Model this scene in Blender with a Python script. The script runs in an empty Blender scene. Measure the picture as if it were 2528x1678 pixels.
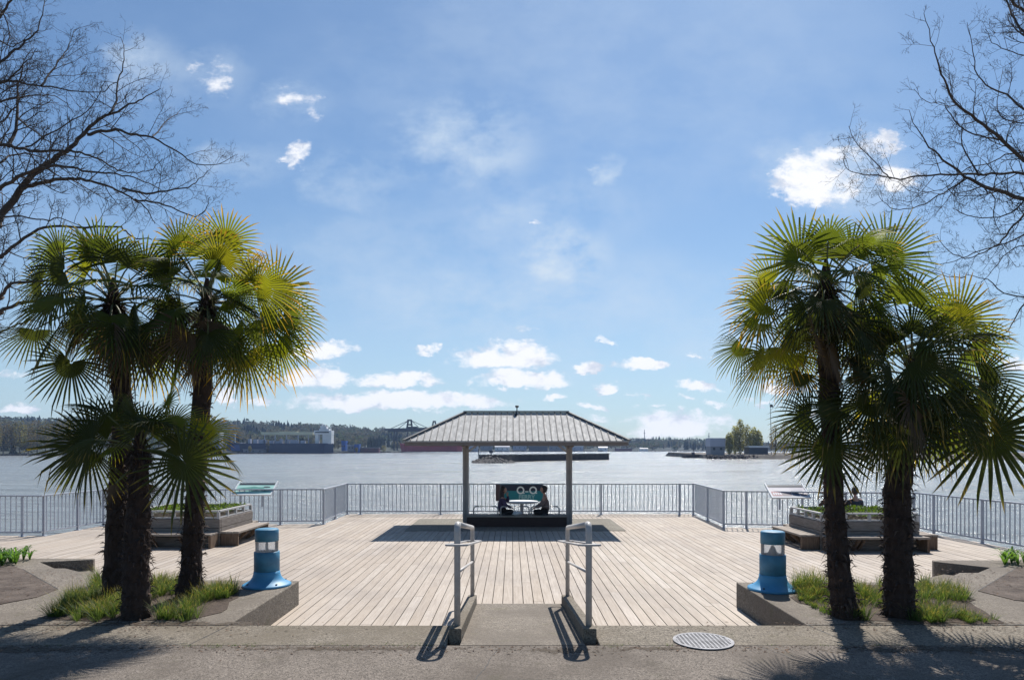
import bpy, bmesh, math, random
from mathutils import Vector, Matrix, noise
rad = math.radians
scene = bpy.context.scene
COL = scene.collection
# ------------------------------------------------------------------ camera
F = 1685.0; HOR = 1104.0; CX = 1264.0; CH = 2.19
cam_d = bpy.data.cameras.new("camera"); cam = bpy.data.objects.new("camera", cam_d); COL.objects.link(cam)
cam.location = (0, 0, CH); cam.rotation_euler = (rad(90), 0, 0)
cam_d.sensor_width = 36; cam_d.lens = 24.0; cam_d.shift_y = 0.1048
cam_d.clip_start = 0.1; cam_d.clip_end = 9000
scene.camera = cam
# ------------------------------------------------------------------ light
SUN_EL = rad(52.3); SUN_AZ = rad(15.8)            # azimuth from +Y towards +X
sd = Vector((math.sin(SUN_AZ)*math.cos(SUN_EL), math.cos(SUN_AZ)*math.cos(SUN_EL), math.sin(SUN_EL)))
sl = bpy.data.lights.new("sun", 'SUN'); so = bpy.data.objects.new("sun", sl); COL.objects.link(so)
sl.energy = 5.0; sl.angle = rad(0.5); sl.color = (1.0, 0.95, 0.88)
so.rotation_euler = sd.to_track_quat('Z', 'Y').to_euler()
scene.view_settings.view_transform = 'Standard'; scene.view_settings.look = 'None'
scene.view_settings.exposure = 0.45; scene.view_settings.gamma = 1.0
# ------------------------------------------------------------------ world: sky and clouds by direction
world = bpy.data.worlds.new("World"); scene.world = world; world.use_nodes = True
class G:
    """small node-graph helper"""
    def __init__(s, nt): s.nt = nt; s.n = nt.nodes; s.l = nt.links
    def node(s, t, **kw):
        n = s.n.new(t)
        for k, v in kw.items(): setattr(n, k, v)
        return n
    def put(s, inp, v):
        if isinstance(v, bpy.types.NodeSocket): s.l.new(v, inp)
        elif v is not None: inp.default_value = v
    def m(s, op, a, b=None, c=None, clamp=False):
        n = s.node('ShaderNodeMath', operation=op, use_clamp=clamp)
        s.put(n.inputs[0], a); s.put(n.inputs[1], b); s.put(n.inputs[2], c)
        return n.outputs[0]
    def vm(s, op, a, b=None):
        n = s.node('ShaderNodeVectorMath', operation=op); s.put(n.inputs[0], a); s.put(n.inputs[1], b); return n.outputs[0]
    def noise(s, vec, scale, detail=4, rough=.5, dist=0.0, out=0):
        n = s.node('ShaderNodeTexNoise'); s.put(n.inputs['Vector'], vec); n.inputs['Scale'].default_value = scale
        n.inputs['Detail'].default_value = detail; n.inputs['Roughness'].default_value = rough; n.inputs['Distortion'].default_value = dist
        return n.outputs[out]
    def ramp(s, v, lo, hi, a=0.0, b=1.0, smooth=False):
        n = s.node('ShaderNodeMapRange'); n.interpolation_type = 'SMOOTHSTEP' if smooth else 'LINEAR'
        s.put(n.inputs[0], v); n.inputs[1].default_value = lo; n.inputs[2].default_value = hi
        n.inputs[3].default_value = a; n.inputs[4].default_value = b; return n.outputs[0]
    def mix(s, f, a, b, blend='MIX'):
        n = s.node('ShaderNodeMix', data_type='RGBA', blend_type=blend)
        s.put(n.inputs[0], f)
        for i, v in ((6, a), (7, b)):
            if isinstance(v, tuple) and len(v) == 3: v = v + (1,)
            s.put(n.inputs[i], v)
        return n.outputs[2]
g = G(world.node_tree)
for n in list(g.n): g.n.remove(n)
wo = g.node('ShaderNodeOutputWorld'); bg = g.node('ShaderNodeBackground'); g.l.new(bg.outputs[0], wo.inputs[0])
sky = g.node('ShaderNodeTexSky', sky_type='NISHITA'); sky.sun_disc = False
sky.sun_elevation = SUN_EL; sky.sun_rotation = SUN_AZ; sky.altitude = 10
sky.air_density = 1.0; sky.dust_density = 0.5; sky.ozone_density = 1.6
SKY = 0.07
bg.inputs[1].default_value = SKY
K = lambda r, g_, b: (r/SKY*.73, g_/SKY*.73, b/SKY*.73)
tc = g.node('ShaderNodeTexCoord'); sep = g.node('ShaderNodeSeparateXYZ'); g.l.new(tc.outputs['Generated'], sep.inputs[0])
yy = g.m('MAXIMUM', sep.outputs[1], 0.08)
U = g.m('DIVIDE', sep.outputs[0], yy); V = g.m('DIVIDE', sep.outputs[2], yy)
cv = g.node('ShaderNodeCombineXYZ'); g.put(cv.inputs[0], U); g.put(cv.inputs[1], g.m('MULTIPLY', V, 1.6))
n1 = g.noise(cv.outputs[0], 14, 7, .68, 0.0, 1)
dv = g.vm('SUBTRACT', n1, (.5, .5, .5)); ds = g.node('ShaderNodeSeparateXYZ'); g.l.new(dv, ds.inputs[0])
U2 = g.m('MULTIPLY_ADD', ds.outputs[0], .095, U); V2 = g.m('MULTIPLY_ADD', ds.outputs[1], .058, V)
def cpx(px, py): return ((px*1.0702-CX)/F, -(py*1.0702-HOR)/F)
# clouds (left, right, top, bottom in the direction grid, density)
CL = [(640,1200,898,950,1.05),(700,900,905,945,.7),(812,1030,850,890,1.05),(645,810,838,896,1.0),(680,825,783,830,1.0),(950,1028,788,812,.8),
(1040,1285,787,852,1.1),(1080,1335,850,897,1.05),(1325,1402,824,852,.9),(1410,1556,826,858,.95),(1370,1440,878,902,.9),(1368,1412,776,793,.7),
(1550,1672,876,902,.9),(1745,1865,866,910,.95),(1615,1682,918,943,.85),(1586,1632,811,826,.7),(1430,1700,950,1006,.95),(1715,1815,920,946,.9),
(1308,1412,926,945,.75),(1472,1532,930,944,.6),(2290,2400,822,857,.95),(495,545,892,935,.9),(-20,85,925,957,.9),(-20,60,848,876,.6),
(440,556,130,190,.34),(455,545,165,225,.50),(630,745,195,250,.44),(690,765,225,290,.26),(636,724,328,384,.62),(1775,1980,345,485,.95),(1850,2010,330,385,.7),(1990,2130,372,440,.85),(1960,2090,306,352,.7),
(1225,1250,512,526,.5),(1560,1600,912,928,.6),(1700,1760,905,922,.6),(1440,1520,905,918,.5),(1250,1300,905,922,.6),(860,940,872,895,.6),(560,640,905,935,.8),(1840,1900,935,955,.7),(1330,1420,955,972,.55),(1180,1240,760,772,.35)]
SOFT = [(1370,1440,355,420,.55),(1230,1410,520,660,.50),(930,1240,220,440,.42),(700,960,350,480,.30),(230,430,80,270,.42),(430,660,330,430,.35),(600,780,190,290,.22),(420,580,110,250,.22),(1100,1500,420,560,.22),(1750,2150,300,500,.35),(500,1500,480,760,.22),(700,2100,-100,500,.12),(900,1900,600,900,.25)]
acc = None
for (a, b, t, bo, s_) in CL:
    u0, v0 = cpx((a+b)/2, t+(bo-t)*.62); hw = (b-a)/2*1.0702/F*1.12; ht = (bo-t)*.62*1.0702/F*1.15; hb = (bo-t)*.38*1.0702/F*1.2
    du = g.m('MULTIPLY_ADD', U2, 1/hw, -u0/hw); dv_ = g.m('SUBTRACT', V2, v0)
    dvv = g.m('MAXIMUM', g.m('MULTIPLY', dv_, 1/ht), g.m('MULTIPLY', dv_, -1/hb))
    q = g.m('MULTIPLY_ADD', du, du, g.m('MULTIPLY', dvv, dvv))
    f = g.m('MULTIPLY_ADD', q, -s_, s_)
    acc = f if acc is None else g.m('MAXIMUM', acc, f)
soft = None
n4 = g.noise(cv.outputs[0], 7, 6, .62)
for (a, b, t, bo, s_) in SOFT:
    u0, v0 = cpx((a+b)/2, (t+bo)/2); hw = (b-a)/2*1.0702/F*1.3; hh = (bo-t)/2*1.0702/F*1.3
    du = g.m('MULTIPLY_ADD', U2, 1/hw, -u0/hw); dv_ = g.m('MULTIPLY_ADD', V2, 1/hh, -v0/hh)
    q = g.m('MULTIPLY_ADD', du, du, g.m('MULTIPLY', dv_, dv_)); f = g.m('MULTIPLY', g.ramp(q, 0, 1, 1, 0, True), s_)
    soft = f if soft is None else g.m('ADD', soft, f)
soft = g.m('MULTIPLY', soft, g.ramp(n4, .38, .64, .05, 1.6))
acc = g.m('MAXIMUM', acc, 0.0)
n2 = g.noise(cv.outputs[0], 26, 5, .62)
n3 = g.noise(cv.outputs[0], 3.2, 5, .55)
dens = g.m('ADD', g.m('MULTIPLY', acc, 1.3), g.m('MULTIPLY', g.m('SUBTRACT', n2, .5), 2.6))
mask = g.m('MULTIPLY', g.ramp(dens, .14, 1.05, 0, 1, True), g.ramp(acc, 0.0, .16, 0, 1, True))
mask = g.m('MULTIPLY', mask, g.ramp(sep.outputs[1], .1, .2))
wisp = g.m('MULTIPLY', g.ramp(n3, .40, .75, 0, .22, True), g.m('MULTIPLY', g.ramp(V, .02, .2), g.ramp(V, .35, .75, 1, .3)))
lowhaze = g.m('MULTIPLY', g.ramp(V, .0, .45, 1, 0, True), .42)
shade = g.ramp(g.m('ADD', g.noise(cv.outputs[0], 19, 4, .55), g.m('MULTIPLY', dens, .12)), .42, .60, 0, 1, True)
ccol = g.mix(shade, K(.70, .75, .86), K(1.02, 1.03, 1.07))
skyc = g.node('ShaderNodeMix', data_type='RGBA', blend_type='MULTIPLY'); skyc.inputs[0].default_value = 1
g.l.new(sky.outputs[0], skyc.inputs[6]); skyc.inputs[7].default_value = (.80, 1.0, 1.13, 1)
c1 = g.mix(lowhaze, skyc.outputs[2], K(.58, .70, .80)); c2 = g.mix(wisp, c1, K(.50, .66, .92)); c2 = g.mix(g.m('MULTIPLY', soft, g.ramp(sep.outputs[1], .1, .2), clamp=True), c2, K(.64, .76, .90)); c3 = g.mix(mask, c2, ccol)
g.l.new(c3, bg.inputs[0])
try: world.cycles.sampling_method = 'MANUAL'; world.cycles.sample_map_resolution = 512
except Exception: pass
# ------------------------------------------------------------------ helpers
def S(px, py, d): return Vector(((px-CX)/F*d, d, CH-(py-HOR)/F*d))       # direction in the view and a distance -> point
def D(px, py, d): return S(px*1.0702, py*1.0702, d)
class MB:
    def __init__(s): s.v = []; s.f = []; s.m = []; s.uv = {}; s.tone = {}
    def add(s, vs, fs, m=0, tone=None):
        o = len(s.v); s.v += [tuple(v) for v in vs]
        for f in fs:
            if tone is not None: s.tone[len(s.f)] = tone
            s.f.append([o+i for i in f]); s.m.append(m)
        return o
    def box(s, x0, x1, y0, y1, z0, z1, m=0, tone=None, mat=None):
        vs = [(x0,y0,z0),(x1,y0,z0),(x1,y1,z0),(x0,y1,z0),(x0,y0,z1),(x1,y0,z1),(x1,y1,z1),(x0,y1,z1)]
        if mat is not None: vs = [mat @ Vector(v) for v in vs]
        s.add(vs, [(0,3,2,1),(4,5,6,7),(0,1,5,4),(1,2,6,5),(2,3,7,6),(3,0,4,7)], m, tone)
    def bar(s, a, b, w, h, m=0, up=(0,0,1)):
        a = Vector(a); b = Vector(b); d = b-a; L = d.length; d.normalize(); up = Vector(up)
        if abs(d.dot(up)) > .98: up = Vector((0,1,0))
        r = d.cross(up).normalized(); u = r.cross(d)
        M = Matrix((( r.x, d.x, u.x, a.x),(r.y, d.y, u.y, a.y),(r.z, d.z, u.z, a.z),(0,0,0,1)))
        s.box(-w/2, w/2, 0, L, -h/2, h/2, m, mat=M)
    def prism(s, poly, z0, z1, m=0):
        n = len(poly); area = sum(poly[i][0]*poly[(i+1)%n][1]-poly[(i+1)%n][0]*poly[i][1] for i in range(n))
        if area < 0: poly = poly[::-1]
        vs = [(x,y,z0) for x,y in poly]+[(x,y,z1) for x,y in poly]
        s.add(vs, [tuple(range(n-1,-1,-1)), tuple(range(n,2*n))]+[(i,(i+1)%n,n+(i+1)%n,n+i) for i in range(n)], m)
    def tube(s, pts, rs, k=8, m=0, cap=True):
        pts = [Vector(p) for p in pts]; n = len(pts)
        if isinstance(rs, (int, float)): rs = [rs]*n
        vs = []; ref = None
        for i, p in enumerate(pts):
            t = (pts[min(i+1,n-1)]-pts[max(i-1,0)])
            if t.length < 1e-9: t = Vector((0,0,1))
            t.normalize()
            if ref is None: ref = Vector((0,0,1)) if abs(t.z) < .9 else Vector((1,0,0))
            a = t.cross(ref)
            if a.length < 1e-4: a = t.cross(Vector((1,.3,.2)))
            a.normalize(); b = t.cross(a); ref = a.cross(t)*-1 if False else ref
            for j in range(k):
                w = 2*math.pi*j/k; vs.append(p+(a*math.cos(w)+b*math.sin(w))*rs[i])
        fs = [(i*k+j, i*k+(j+1)%k, (i+1)*k+(j+1)%k, (i+1)*k+j) for i in range(n-1) for j in range(k)]
        if cap: fs += [tuple(range(k-1,-1,-1)), tuple(range((n-1)*k, n*k))]
        s.add(vs, fs, m)
    def lathe(s, prof, c=(0,0,0), k=32, m=0, cap=True):
        n = len(prof); vs = [(c[0]+r*math.cos(2*math.pi*j/k), c[1]+r*math.sin(2*math.pi*j/k), c[2]+z) for r, z in prof for j in range(k)]
        fs = [(i*k+j, i*k+(j+1)%k, (i+1)*k+(j+1)%k, (i+1)*k+j) for i in range(n-1) for j in range(k)]
        if cap: fs += [tuple(range(k-1,-1,-1)), tuple(range((n-1)*k, n*k))]
        s.add(vs, fs, m)
    def build(s, name, mats, parent=None, smooth=False, bevel=0, loc=None):
        me = bpy.data.meshes.new(name); me.from_pydata(s.v, [], s.f)
        mats = mats if isinstance(mats, (list, tuple)) else [mats]
        for mt in mats: me.materials.append(mt)
        if len(mats) > 1: me.polygons.foreach_set('material_index', s.m)
        if s.uv:
            l = me.uv_layers.new(name='UVMap')
            for p in me.polygons:
                for li in p.loop_indices:
                    l.data[li].uv = s.uv.get(me.loops[li].vertex_index, (0, 0))
        if s.tone:
            at = me.attributes.new('tone', 'FLOAT', 'FACE'); at.data.foreach_set('value', [s.tone.get(i, .5) for i in range(len(s.f))])
        if smooth: me.polygons.foreach_set('use_smooth', [True]*len(me.polygons))
        me.update(); o = bpy.data.objects.new(name, me); COL.objects.link(o)
        if loc is not None: o.location = loc
        if parent is not None: o.parent = parent
        if bevel:
            b = o.modifiers.new('bevel', 'BEVEL'); b.width = bevel; b.segments = 2; b.limit_method = 'ANGLE'; b.angle_limit = rad(40)
        return o
def tag(o, label=None, cat=None, group=None, kind=None):
    if label: o['label'] = label
    if cat: o['category'] = cat
    if group: o['group'] = group
    if kind: o['kind'] = kind
    return o
def thing(name, label, cat, loc=(0,0,0), rz=0, group=None):
    o = bpy.data.objects.new(name, None); COL.objects.link(o); o.location = loc; o.rotation_euler = (0,0,rz); o.empty_display_size = .2
    return tag(o, label, cat, group)
def dup(o, loc=None, rz=None, label=None, scale=None, parent=None):
    c = o.copy(); COL.objects.link(c)
    if parent is not None: c.parent = parent
    if loc is not None: c.location = loc
    if rz is not None: c.rotation_euler = (0,0,rz)
    if scale is not None: c.scale = scale
    if label: c['label'] = label
    for ch in list(o.children): dup(ch, parent=c)
    return c
def here(o, loc):
    """put a root at loc while parts keep world-space meshes: shift the part objects back"""
    o.location = loc
# ------------------------------------------------------------------ materials
def mat(name, col, rough=.6, metal=0.0, var=0.0, vscale=4, col2=None, bump=0.0, bscale=20, bdist=.01, spec=.5, stretch=(1,1,1), detail=5, coat=0):
    m = bpy.data.materials.new(name); m.use_nodes = True; q = G(m.node_tree); p = q.n['Principled BSDF']
    p.inputs['Roughness'].default_value = rough; p.inputs['Metallic'].default_value = metal
    p.inputs['Specular IOR Level'].default_value = spec; p.inputs['Coat Weight'].default_value = coat
    tcn = q.node('ShaderNodeTexCoord'); mp = q.node('ShaderNodeMapping'); q.l.new(tcn.outputs['Object'], mp.inputs[0]); mp.inputs['Scale'].default_value = stretch
    vec = mp.outputs[0]
    c2 = col2 if col2 else tuple(c*(1-var) for c in col)
    if col2 or var:
        fac = q.ramp(q.noise(vec, vscale, detail, .6), .32, .68, 0, 1)
        q.put(p.inputs['Base Color'], q.mix(fac, col, c2))
        q.put(p.inputs['Roughness'], q.ramp(fac, 0, 1, rough, min(1, rough*1.2)))
    else: p.inputs['Base Color'].default_value = (*col, 1)
    if bump:
        b = q.node('ShaderNodeBump'); b.inputs['Strength'].default_value = bump; b.inputs['Distance'].default_value = bdist
        q.put(b.inputs['Height'], q.noise(vec, bscale, 4, .6)); q.l.new(b.outputs[0], p.inputs['Normal'])
    m['g'] = 1
    return m
def mat_concrete(name, base, dark, speck=140, moss=0.0):
    m = bpy.data.materials.new(name); m.use_nodes = True; q = G(m.node_tree); p = q.n['Principled BSDF']; p.inputs['Roughness'].default_value = .9
    p.inputs['Specular IOR Level'].default_value = .25
    t = q.node('ShaderNodeTexCoord').outputs['Object']
    v = q.node('ShaderNodeTexVoronoi'); q.put(v.inputs['Vector'], t); v.inputs['Scale'].default_value = speck
    sc = q.node('ShaderNodeSeparateColor'); q.l.new(v.outputs['Color'], sc.inputs[0])
    agg = q.mix(q.ramp(sc.outputs[0], .1, .95), tuple(c*.62 for c in base), tuple(min(1, c*1.42) for c in base))
    agg = q.mix(q.m('GREATER_THAN', sc.outputs[1], .93), agg, tuple(c*.33 for c in base))
    big = q.ramp(q.noise(t, .9, 6, .62), .40, .66, 0, 1, True); c = q.mix(q.m('MULTIPLY', big, .85), agg, dark)
    med = q.ramp(q.noise(t, 7, 5, .7), .5, .72, 0, .45, True); c = q.mix(med, c, tuple(x*.7 for x in dark))
    fine = q.ramp(q.noise(t, 30, 3, .6), .3, .7, .82, 1.15); c = q.mix(1.0, c, fine, 'MULTIPLY')
    if moss:
        ms = q.ramp(q.noise(t, 3.5, 5, .6), .58, .70, 0, moss, True); c = q.mix(ms, c, (.11, .12, .03))
    q.put(p.inputs['Base Color'], c)
    b = q.node('ShaderNodeBump'); b.inputs['Strength'].default_value = .5; b.inputs['Distance'].default_value = .006
    q.put(b.inputs['Height'], q.m('ADD', v.outputs['Distance'], q.noise(t, 60, 3, .6))); q.l.new(b.outputs[0], p.inputs['Normal'])
    return m
def mat_leaf(name, col, col2, trans=.45, tip=None, rough=.55, tcol=None):
    m = bpy.data.materials.new(name); m.use_nodes = True; q = G(m.node_tree); p = q.n['Principled BSDF']; out = q.n['Material Output']
    oi = q.node('ShaderNodeObjectInfo').outputs['Random']; t = q.node('ShaderNodeTexCoord')
    f = q.m('ADD', q.m('MULTIPLY', oi, .6), q.m('MULTIPLY', q.noise(t.outputs['Object'], 6, 3, .6), .5), clamp=True)
    c = q.mix(f, col, col2)
    if tip:
        uv = q.node('ShaderNodeSeparateXYZ'); q.l.new(t.outputs['UV'], uv.inputs[0])
        lim = q.m('ADD', q.m('MULTIPLY', uv.outputs[0], -.25), 1.0)
        tf = q.m('MULTIPLY', q.ramp(q.m('DIVIDE', uv.outputs[1], lim), tip[1], 1.0, 0, 1, True), tip[2]); c = q.mix(tf, c, tip[0])
    q.put(p.inputs['Base Color'], c); p.inputs['Roughness'].default_value = rough; p.inputs['Specular IOR Level'].default_value = .25
    tr = q.node('ShaderNodeBsdfTranslucent'); cc = q.mix(1.0, c, tcol or (2.6, 2.3, .9), 'MULTIPLY'); q.put(tr.inputs[0], cc)
    mx = q.node('ShaderNodeMixShader'); mx.inputs[0].default_value = trans
    q.l.new(p.outputs[0], mx.inputs[1]); q.l.new(tr.outputs[0], mx.inputs[2]); q.l.new(mx.outputs[0], out.inputs[0])
    return m
M = {}
M['concrete'] = mat_concrete('aggregate_concrete', (.195,.170,.142), (.14,.12,.10), 95, .12)
M['path'] = mat_concrete('worn_path', (.175,.150,.128), (.105,.088,.073), 110, .05)
M['kerb'] = mat_concrete('kerb_concrete', (.195,.170,.138), (.14,.118,.09), 80, .08)
M['pad'] = mat_concrete('pad_concrete', (.21,.195,.165), (.17,.155,.13), 60)
M['soil'] = mat('soil', (.085,.06,.045), .95, var=.5, vscale=20, bump=.8, bscale=40, bdist=.02)
M['mulch'] = mat('mulch', (.135,.105,.085), .95, col2=(.055,.040,.032), vscale=4, detail=9, bump=.9, bscale=55, bdist=.02)
M['pipe'] = mat('painted_pipe', (.46,.44,.43), .42, var=.22, vscale=18, bump=.1, bscale=60, bdist=.002)
M['rail'] = mat('painted_steel', (.42,.45,.51), .38, var=.15, vscale=8)
M['white'] = mat('weathered_white_paint', (.50,.49,.49), .6, var=.28, vscale=14, bump=.2, bscale=50, bdist=.003)
M['oldwood'] = mat('grey_weathered_timber', (.25,.22,.20), .85, col2=(.15,.125,.105), vscale=5, stretch=(1,1,9), bump=.5, bscale=30, bdist=.006)
M['oldwood_end'] = mat('brown_timber', (.20,.135,.09), .85, col2=(.11,.07,.045), vscale=6, stretch=(6,6,1), bump=.4, bscale=25, bdist=.005)
M['seatwood'] = mat('pale_seat_timber', (.33,.28,.24), .8, col2=(.22,.19,.16), vscale=6, stretch=(1,5,1), bump=.4, bscale=25, bdist=.004)
M['darkwood'] = mat('dark_stained_timber', (.045,.022,.020), .6, var=.4, vscale=4, stretch=(1,1,10))
M['post'] = mat('taupe_painted_post', (.36,.335,.33), .6, var=.2, vscale=6)
M['fascia'] = mat('brown_fascia', (.20,.175,.165), .6, var=.2, vscale=5)
M['roof'] = mat('galvanised_roof', (.42,.42,.42), .7, 0, col2=(.29,.29,.285), vscale=7, stretch=(2,.5,1), detail=8, bump=.1, bscale=10, bdist=.003)
M['roofseam'] = mat('roof_seam', (.17,.17,.17), .7, 0, var=.25, vscale=9)
M['blue'] = mat('blue_enamel', (.05,.215,.36), .5, col2=(.04,.15,.25), vscale=7, detail=9, bump=.06, bscale=30, bdist=.003)
M['blue_base'] = mat('bright_blue_enamel', (.055,.26,.47), .45, var=.15, vscale=5)
M['black'] = mat('black_rubber', (.02,.02,.022), .7)
M['bark'] = mat('bark', (.075,.058,.050), .9, var=.4, vscale=12, bump=.6, bscale=30, bdist=.01)
M['palmbark'] = mat('palm_fibre', (.056,.034,.025), .95, col2=(.025,.015,.012), vscale=22, stretch=(1,1,.5), bump=.9, bscale=70, bdist=.02)
M['palmtag'] = mat('old_leaf_base', (.11,.07,.048), .85, col2=(.05,.03,.022), vscale=12)
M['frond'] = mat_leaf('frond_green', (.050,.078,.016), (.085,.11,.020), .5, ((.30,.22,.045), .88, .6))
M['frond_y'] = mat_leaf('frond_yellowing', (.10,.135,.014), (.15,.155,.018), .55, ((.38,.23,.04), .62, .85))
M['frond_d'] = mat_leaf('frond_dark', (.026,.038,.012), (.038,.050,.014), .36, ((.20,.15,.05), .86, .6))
M['frond_dead'] = mat_leaf('frond_dead', (.10,.068,.038), (.06,.04,.025), .25)
M['stalk'] = mat('frond_stalk', (.11,.12,.04), .5, var=.3, vscale=6)
M['grass'] = mat_leaf('grass_blades', (.035,.080,.028), (.068,.105,.040), .42, ((.30,.25,.11), .8, .7))
M['shrub'] = mat_leaf('groundcover', (.035,.08,.018), (.08,.12,.025), .4)
M['strap'] = mat_leaf('strap_leaves', (.05,.13,.03), (.10,.19,.05), .4)
# ------------------------------------------------------------------ the ground, deck and water
def mat_deck():
    m = bpy.data.materials.new('deck_boards'); m.use_nodes = True; q = G(m.node_tree); p = q.n['Principled BSDF']; p.inputs['Specular IOR Level'].default_value = .3
    t = q.node('ShaderNodeTexCoord').outputs['Object']; a = q.node('ShaderNodeAttribute'); a.attribute_name = 'tone'; tone = a.outputs['Fac']
    mp = q.node('ShaderNodeMapping'); q.l.new(t, mp.inputs[0]); mp.inputs['Scale'].default_value = (9, .45, 9)
    off = q.node('ShaderNodeCombineXYZ'); q.put(off.inputs[1], q.m('MULTIPLY', tone, 57)); vec = q.vm('ADD', mp.outputs[0], off.outputs[0])
    gr = q.noise(vec, 4, 6, .65)
    c = q.mix(q.ramp(tone, 0, 1), (.37,.315,.262), (.47,.415,.36))
    tw = q.m('FRACT', q.m('MULTIPLY', tone, 7.3)); c = q.mix(q.m('MULTIPLY', tw, .4), c, (.40,.325,.25))
    c = q.mix(q.ramp(gr, .35, .75, 0, .5), c, (.21,.17,.14))
    big = q.noise(t, .55, 5, .6); c = q.mix(q.ramp(big, .42, .68, 0, .50, True), c, (.25,.215,.19))
    kn = q.noise(t, 14, 2, .5); c = q.mix(q.ramp(kn, .70, .76, 0, .5, True), c, (.17,.12,.09))
    q.put(p.inputs['Base Color'], c); q.put(p.inputs['Roughness'], q.ramp(gr, .3, .7, .6, .85))
    b = q.node('ShaderNodeBump'); b.inputs['Strength'].default_value = .3; b.inputs['Distance'].default_value = .004; q.put(b.inputs['Height'], gr); q.l.new(b.outputs[0], p.inputs['Normal'])
    return m
M['deck'] = mat_deck()
rnd = random.Random(5)
LV = [(-16,16.8),(-11.6,16.8),(-11.45,19.05),(-5.37,19.4),(-5.43,22.3),(5.97,22.3),(5.78,18.6),(10.55,17.75),(10.95,12.6),(11.1,9.5)]   # railing line
def yback(x):
    if x <= -11.52: return 16.95
    if x <= -5.4: return 19.05+(x+11.45)/6.08*.35+.15
    if x <= 5.87: return 22.45
    if x <= 10.6: return 18.6-(x-5.78)/4.77*.85+.15
    return None
def yfront(x):
    if -3.05 < x < 3.15: return 7.0
    if abs(x) < 5.7: return 9.2
    return 9.2 + max(0, min(2.0, abs(x)-6.6)) if abs(x) < 7.0 else 9.6
mb = MB(); W = .146; x = -15.9
while x < 11.1:
    xc = x+W/2
    yb = yback(xc)
    if yb is None: yb = 17.7-(xc-10.6)/.5*6
    y = yfront(xc); y0 = y - rnd.uniform(0, 3.0)
    while y0 < yb:
        L = rnd.choice([2.44, 3.05, 3.66, 4.27]); a = max(y, y0); b = min(yb, y0+L-.004)
        dz = rnd.uniform(-.0015, .0015)
        if b > a+.02: mb.box(x+.0055, x+W-.0055, a, b, -.045, dz, tone=rnd.random())
        y0 += L
    x += W
tag(mb.build('deck', M['deck']), kind='structure')
mb = MB()
mb.box(-16, 11, 7.0, 16.8, -.20, -.052); mb.box(-11.5, 10.5, 16.8, 17.7, -.20, -.052); mb.box(-11.45, 5.8, 17.7, 19.0, -.20, -.052); mb.box(-5.45, 5.85, 19.0, 22.4, -.20, -.052)
for i in range(len(LV)-1):
    a, b = LV[i], LV[i+1]
    mb.bar((a[0], a[1]+.17, -.19), (b[0], b[1]+.17, -.19), .09, .30)
for xx in range(-15, 11, 3):
    for yy2 in (10, 13, 16, 19, 22):
        if yback(xx) and yy2 < yback(xx)+.1: mb.tube([(xx+.5, yy2, -.2), (xx+.5, yy2, -6)], .16, 10)
tag(mb.build('deck_frame', M['darkwood']), kind='structure')
# concrete
mb = MB(); mb.prism([(-40,-14),(40,-14),(40,6.426),(-40,6.426)], -3, .327); tag(mb.build('path', M['path']), kind='structure')
mb = MB()
mb.prism([(-40,6.43),(-.62,6.43),(-.62,7.15),(-2.97,7.15),(-40,7.15)], -3, .330)
mb.prism([(.83,6.43),(40,6.43),(40,7.15),(.83,7.15)], -3, .330)
tag(mb.build('kerb', M['kerb'], bevel=.012), kind='structure')
left = [(-2.97,7.152),(-2.97,9.52),(-5.9,9.64),(-6.17,10.0),(-6.86,10.5),(-7.03,10.5),(-7.65,11.07),(-6.95,11.33),(-6.98,11.43),(-16,11.5),(-30,11.5),(-30,7.152)]
right = [(3.09,7.152),(3.09,9.41),(5.63,9.43),(6.13,9.67),(6.64,10.13),(6.91,10.13),(7.4,10.57),(6.88,11.13),(6.92,11.25),(12,11.3),(30,11.3),(30,7.152)]
mb = MB(); mb.prism(left, -1.5, .334); mb.prism(right, -1.5, .334); tag(mb.build('terrace', M['concrete'], bevel=.012), kind='structure')
mb = MB(); mb.prism([(-5.95,9.7),(-6.9,10.55),(-7.6,11.1),(-7.0,11.3),(-6.3,10.6),(-5.8,9.95)], -.04, .16); mb.prism([(5.7,9.5),(6.8,10.3),(7.35,10.6),(7.0,11.0),(6.4,10.6),(5.6,9.8)], -.04, .16)
tag(mb.build('step', M['concrete'], bevel=.01), kind='structure')
# ramp between the handrails
mb = MB()
mb.add([(-.49,6.43,.330),(.69,6.43,.330),(.69,9.56,.006),(-.49,9.56,.006),(-.49,6.43,-.4),(.69,6.43,-.4),(.69,9.56,-.4),(-.49,9.56,-.4)],
       [(0,1,2,3),(4,7,6,5),(0,4,5,1),(1,5,6,2),(2,6,7,3),(3,7,4,0)])
tag(mb.build('ramp', M['concrete']), kind='structure')
# pavilion slab flush with the deck
mb = MB(); mb.box(-2.83, 3.0, 17.9, 20.9, -.03, .012); tag(mb.build('pavement', M['pad'], bevel=.004), kind='structure')
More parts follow.
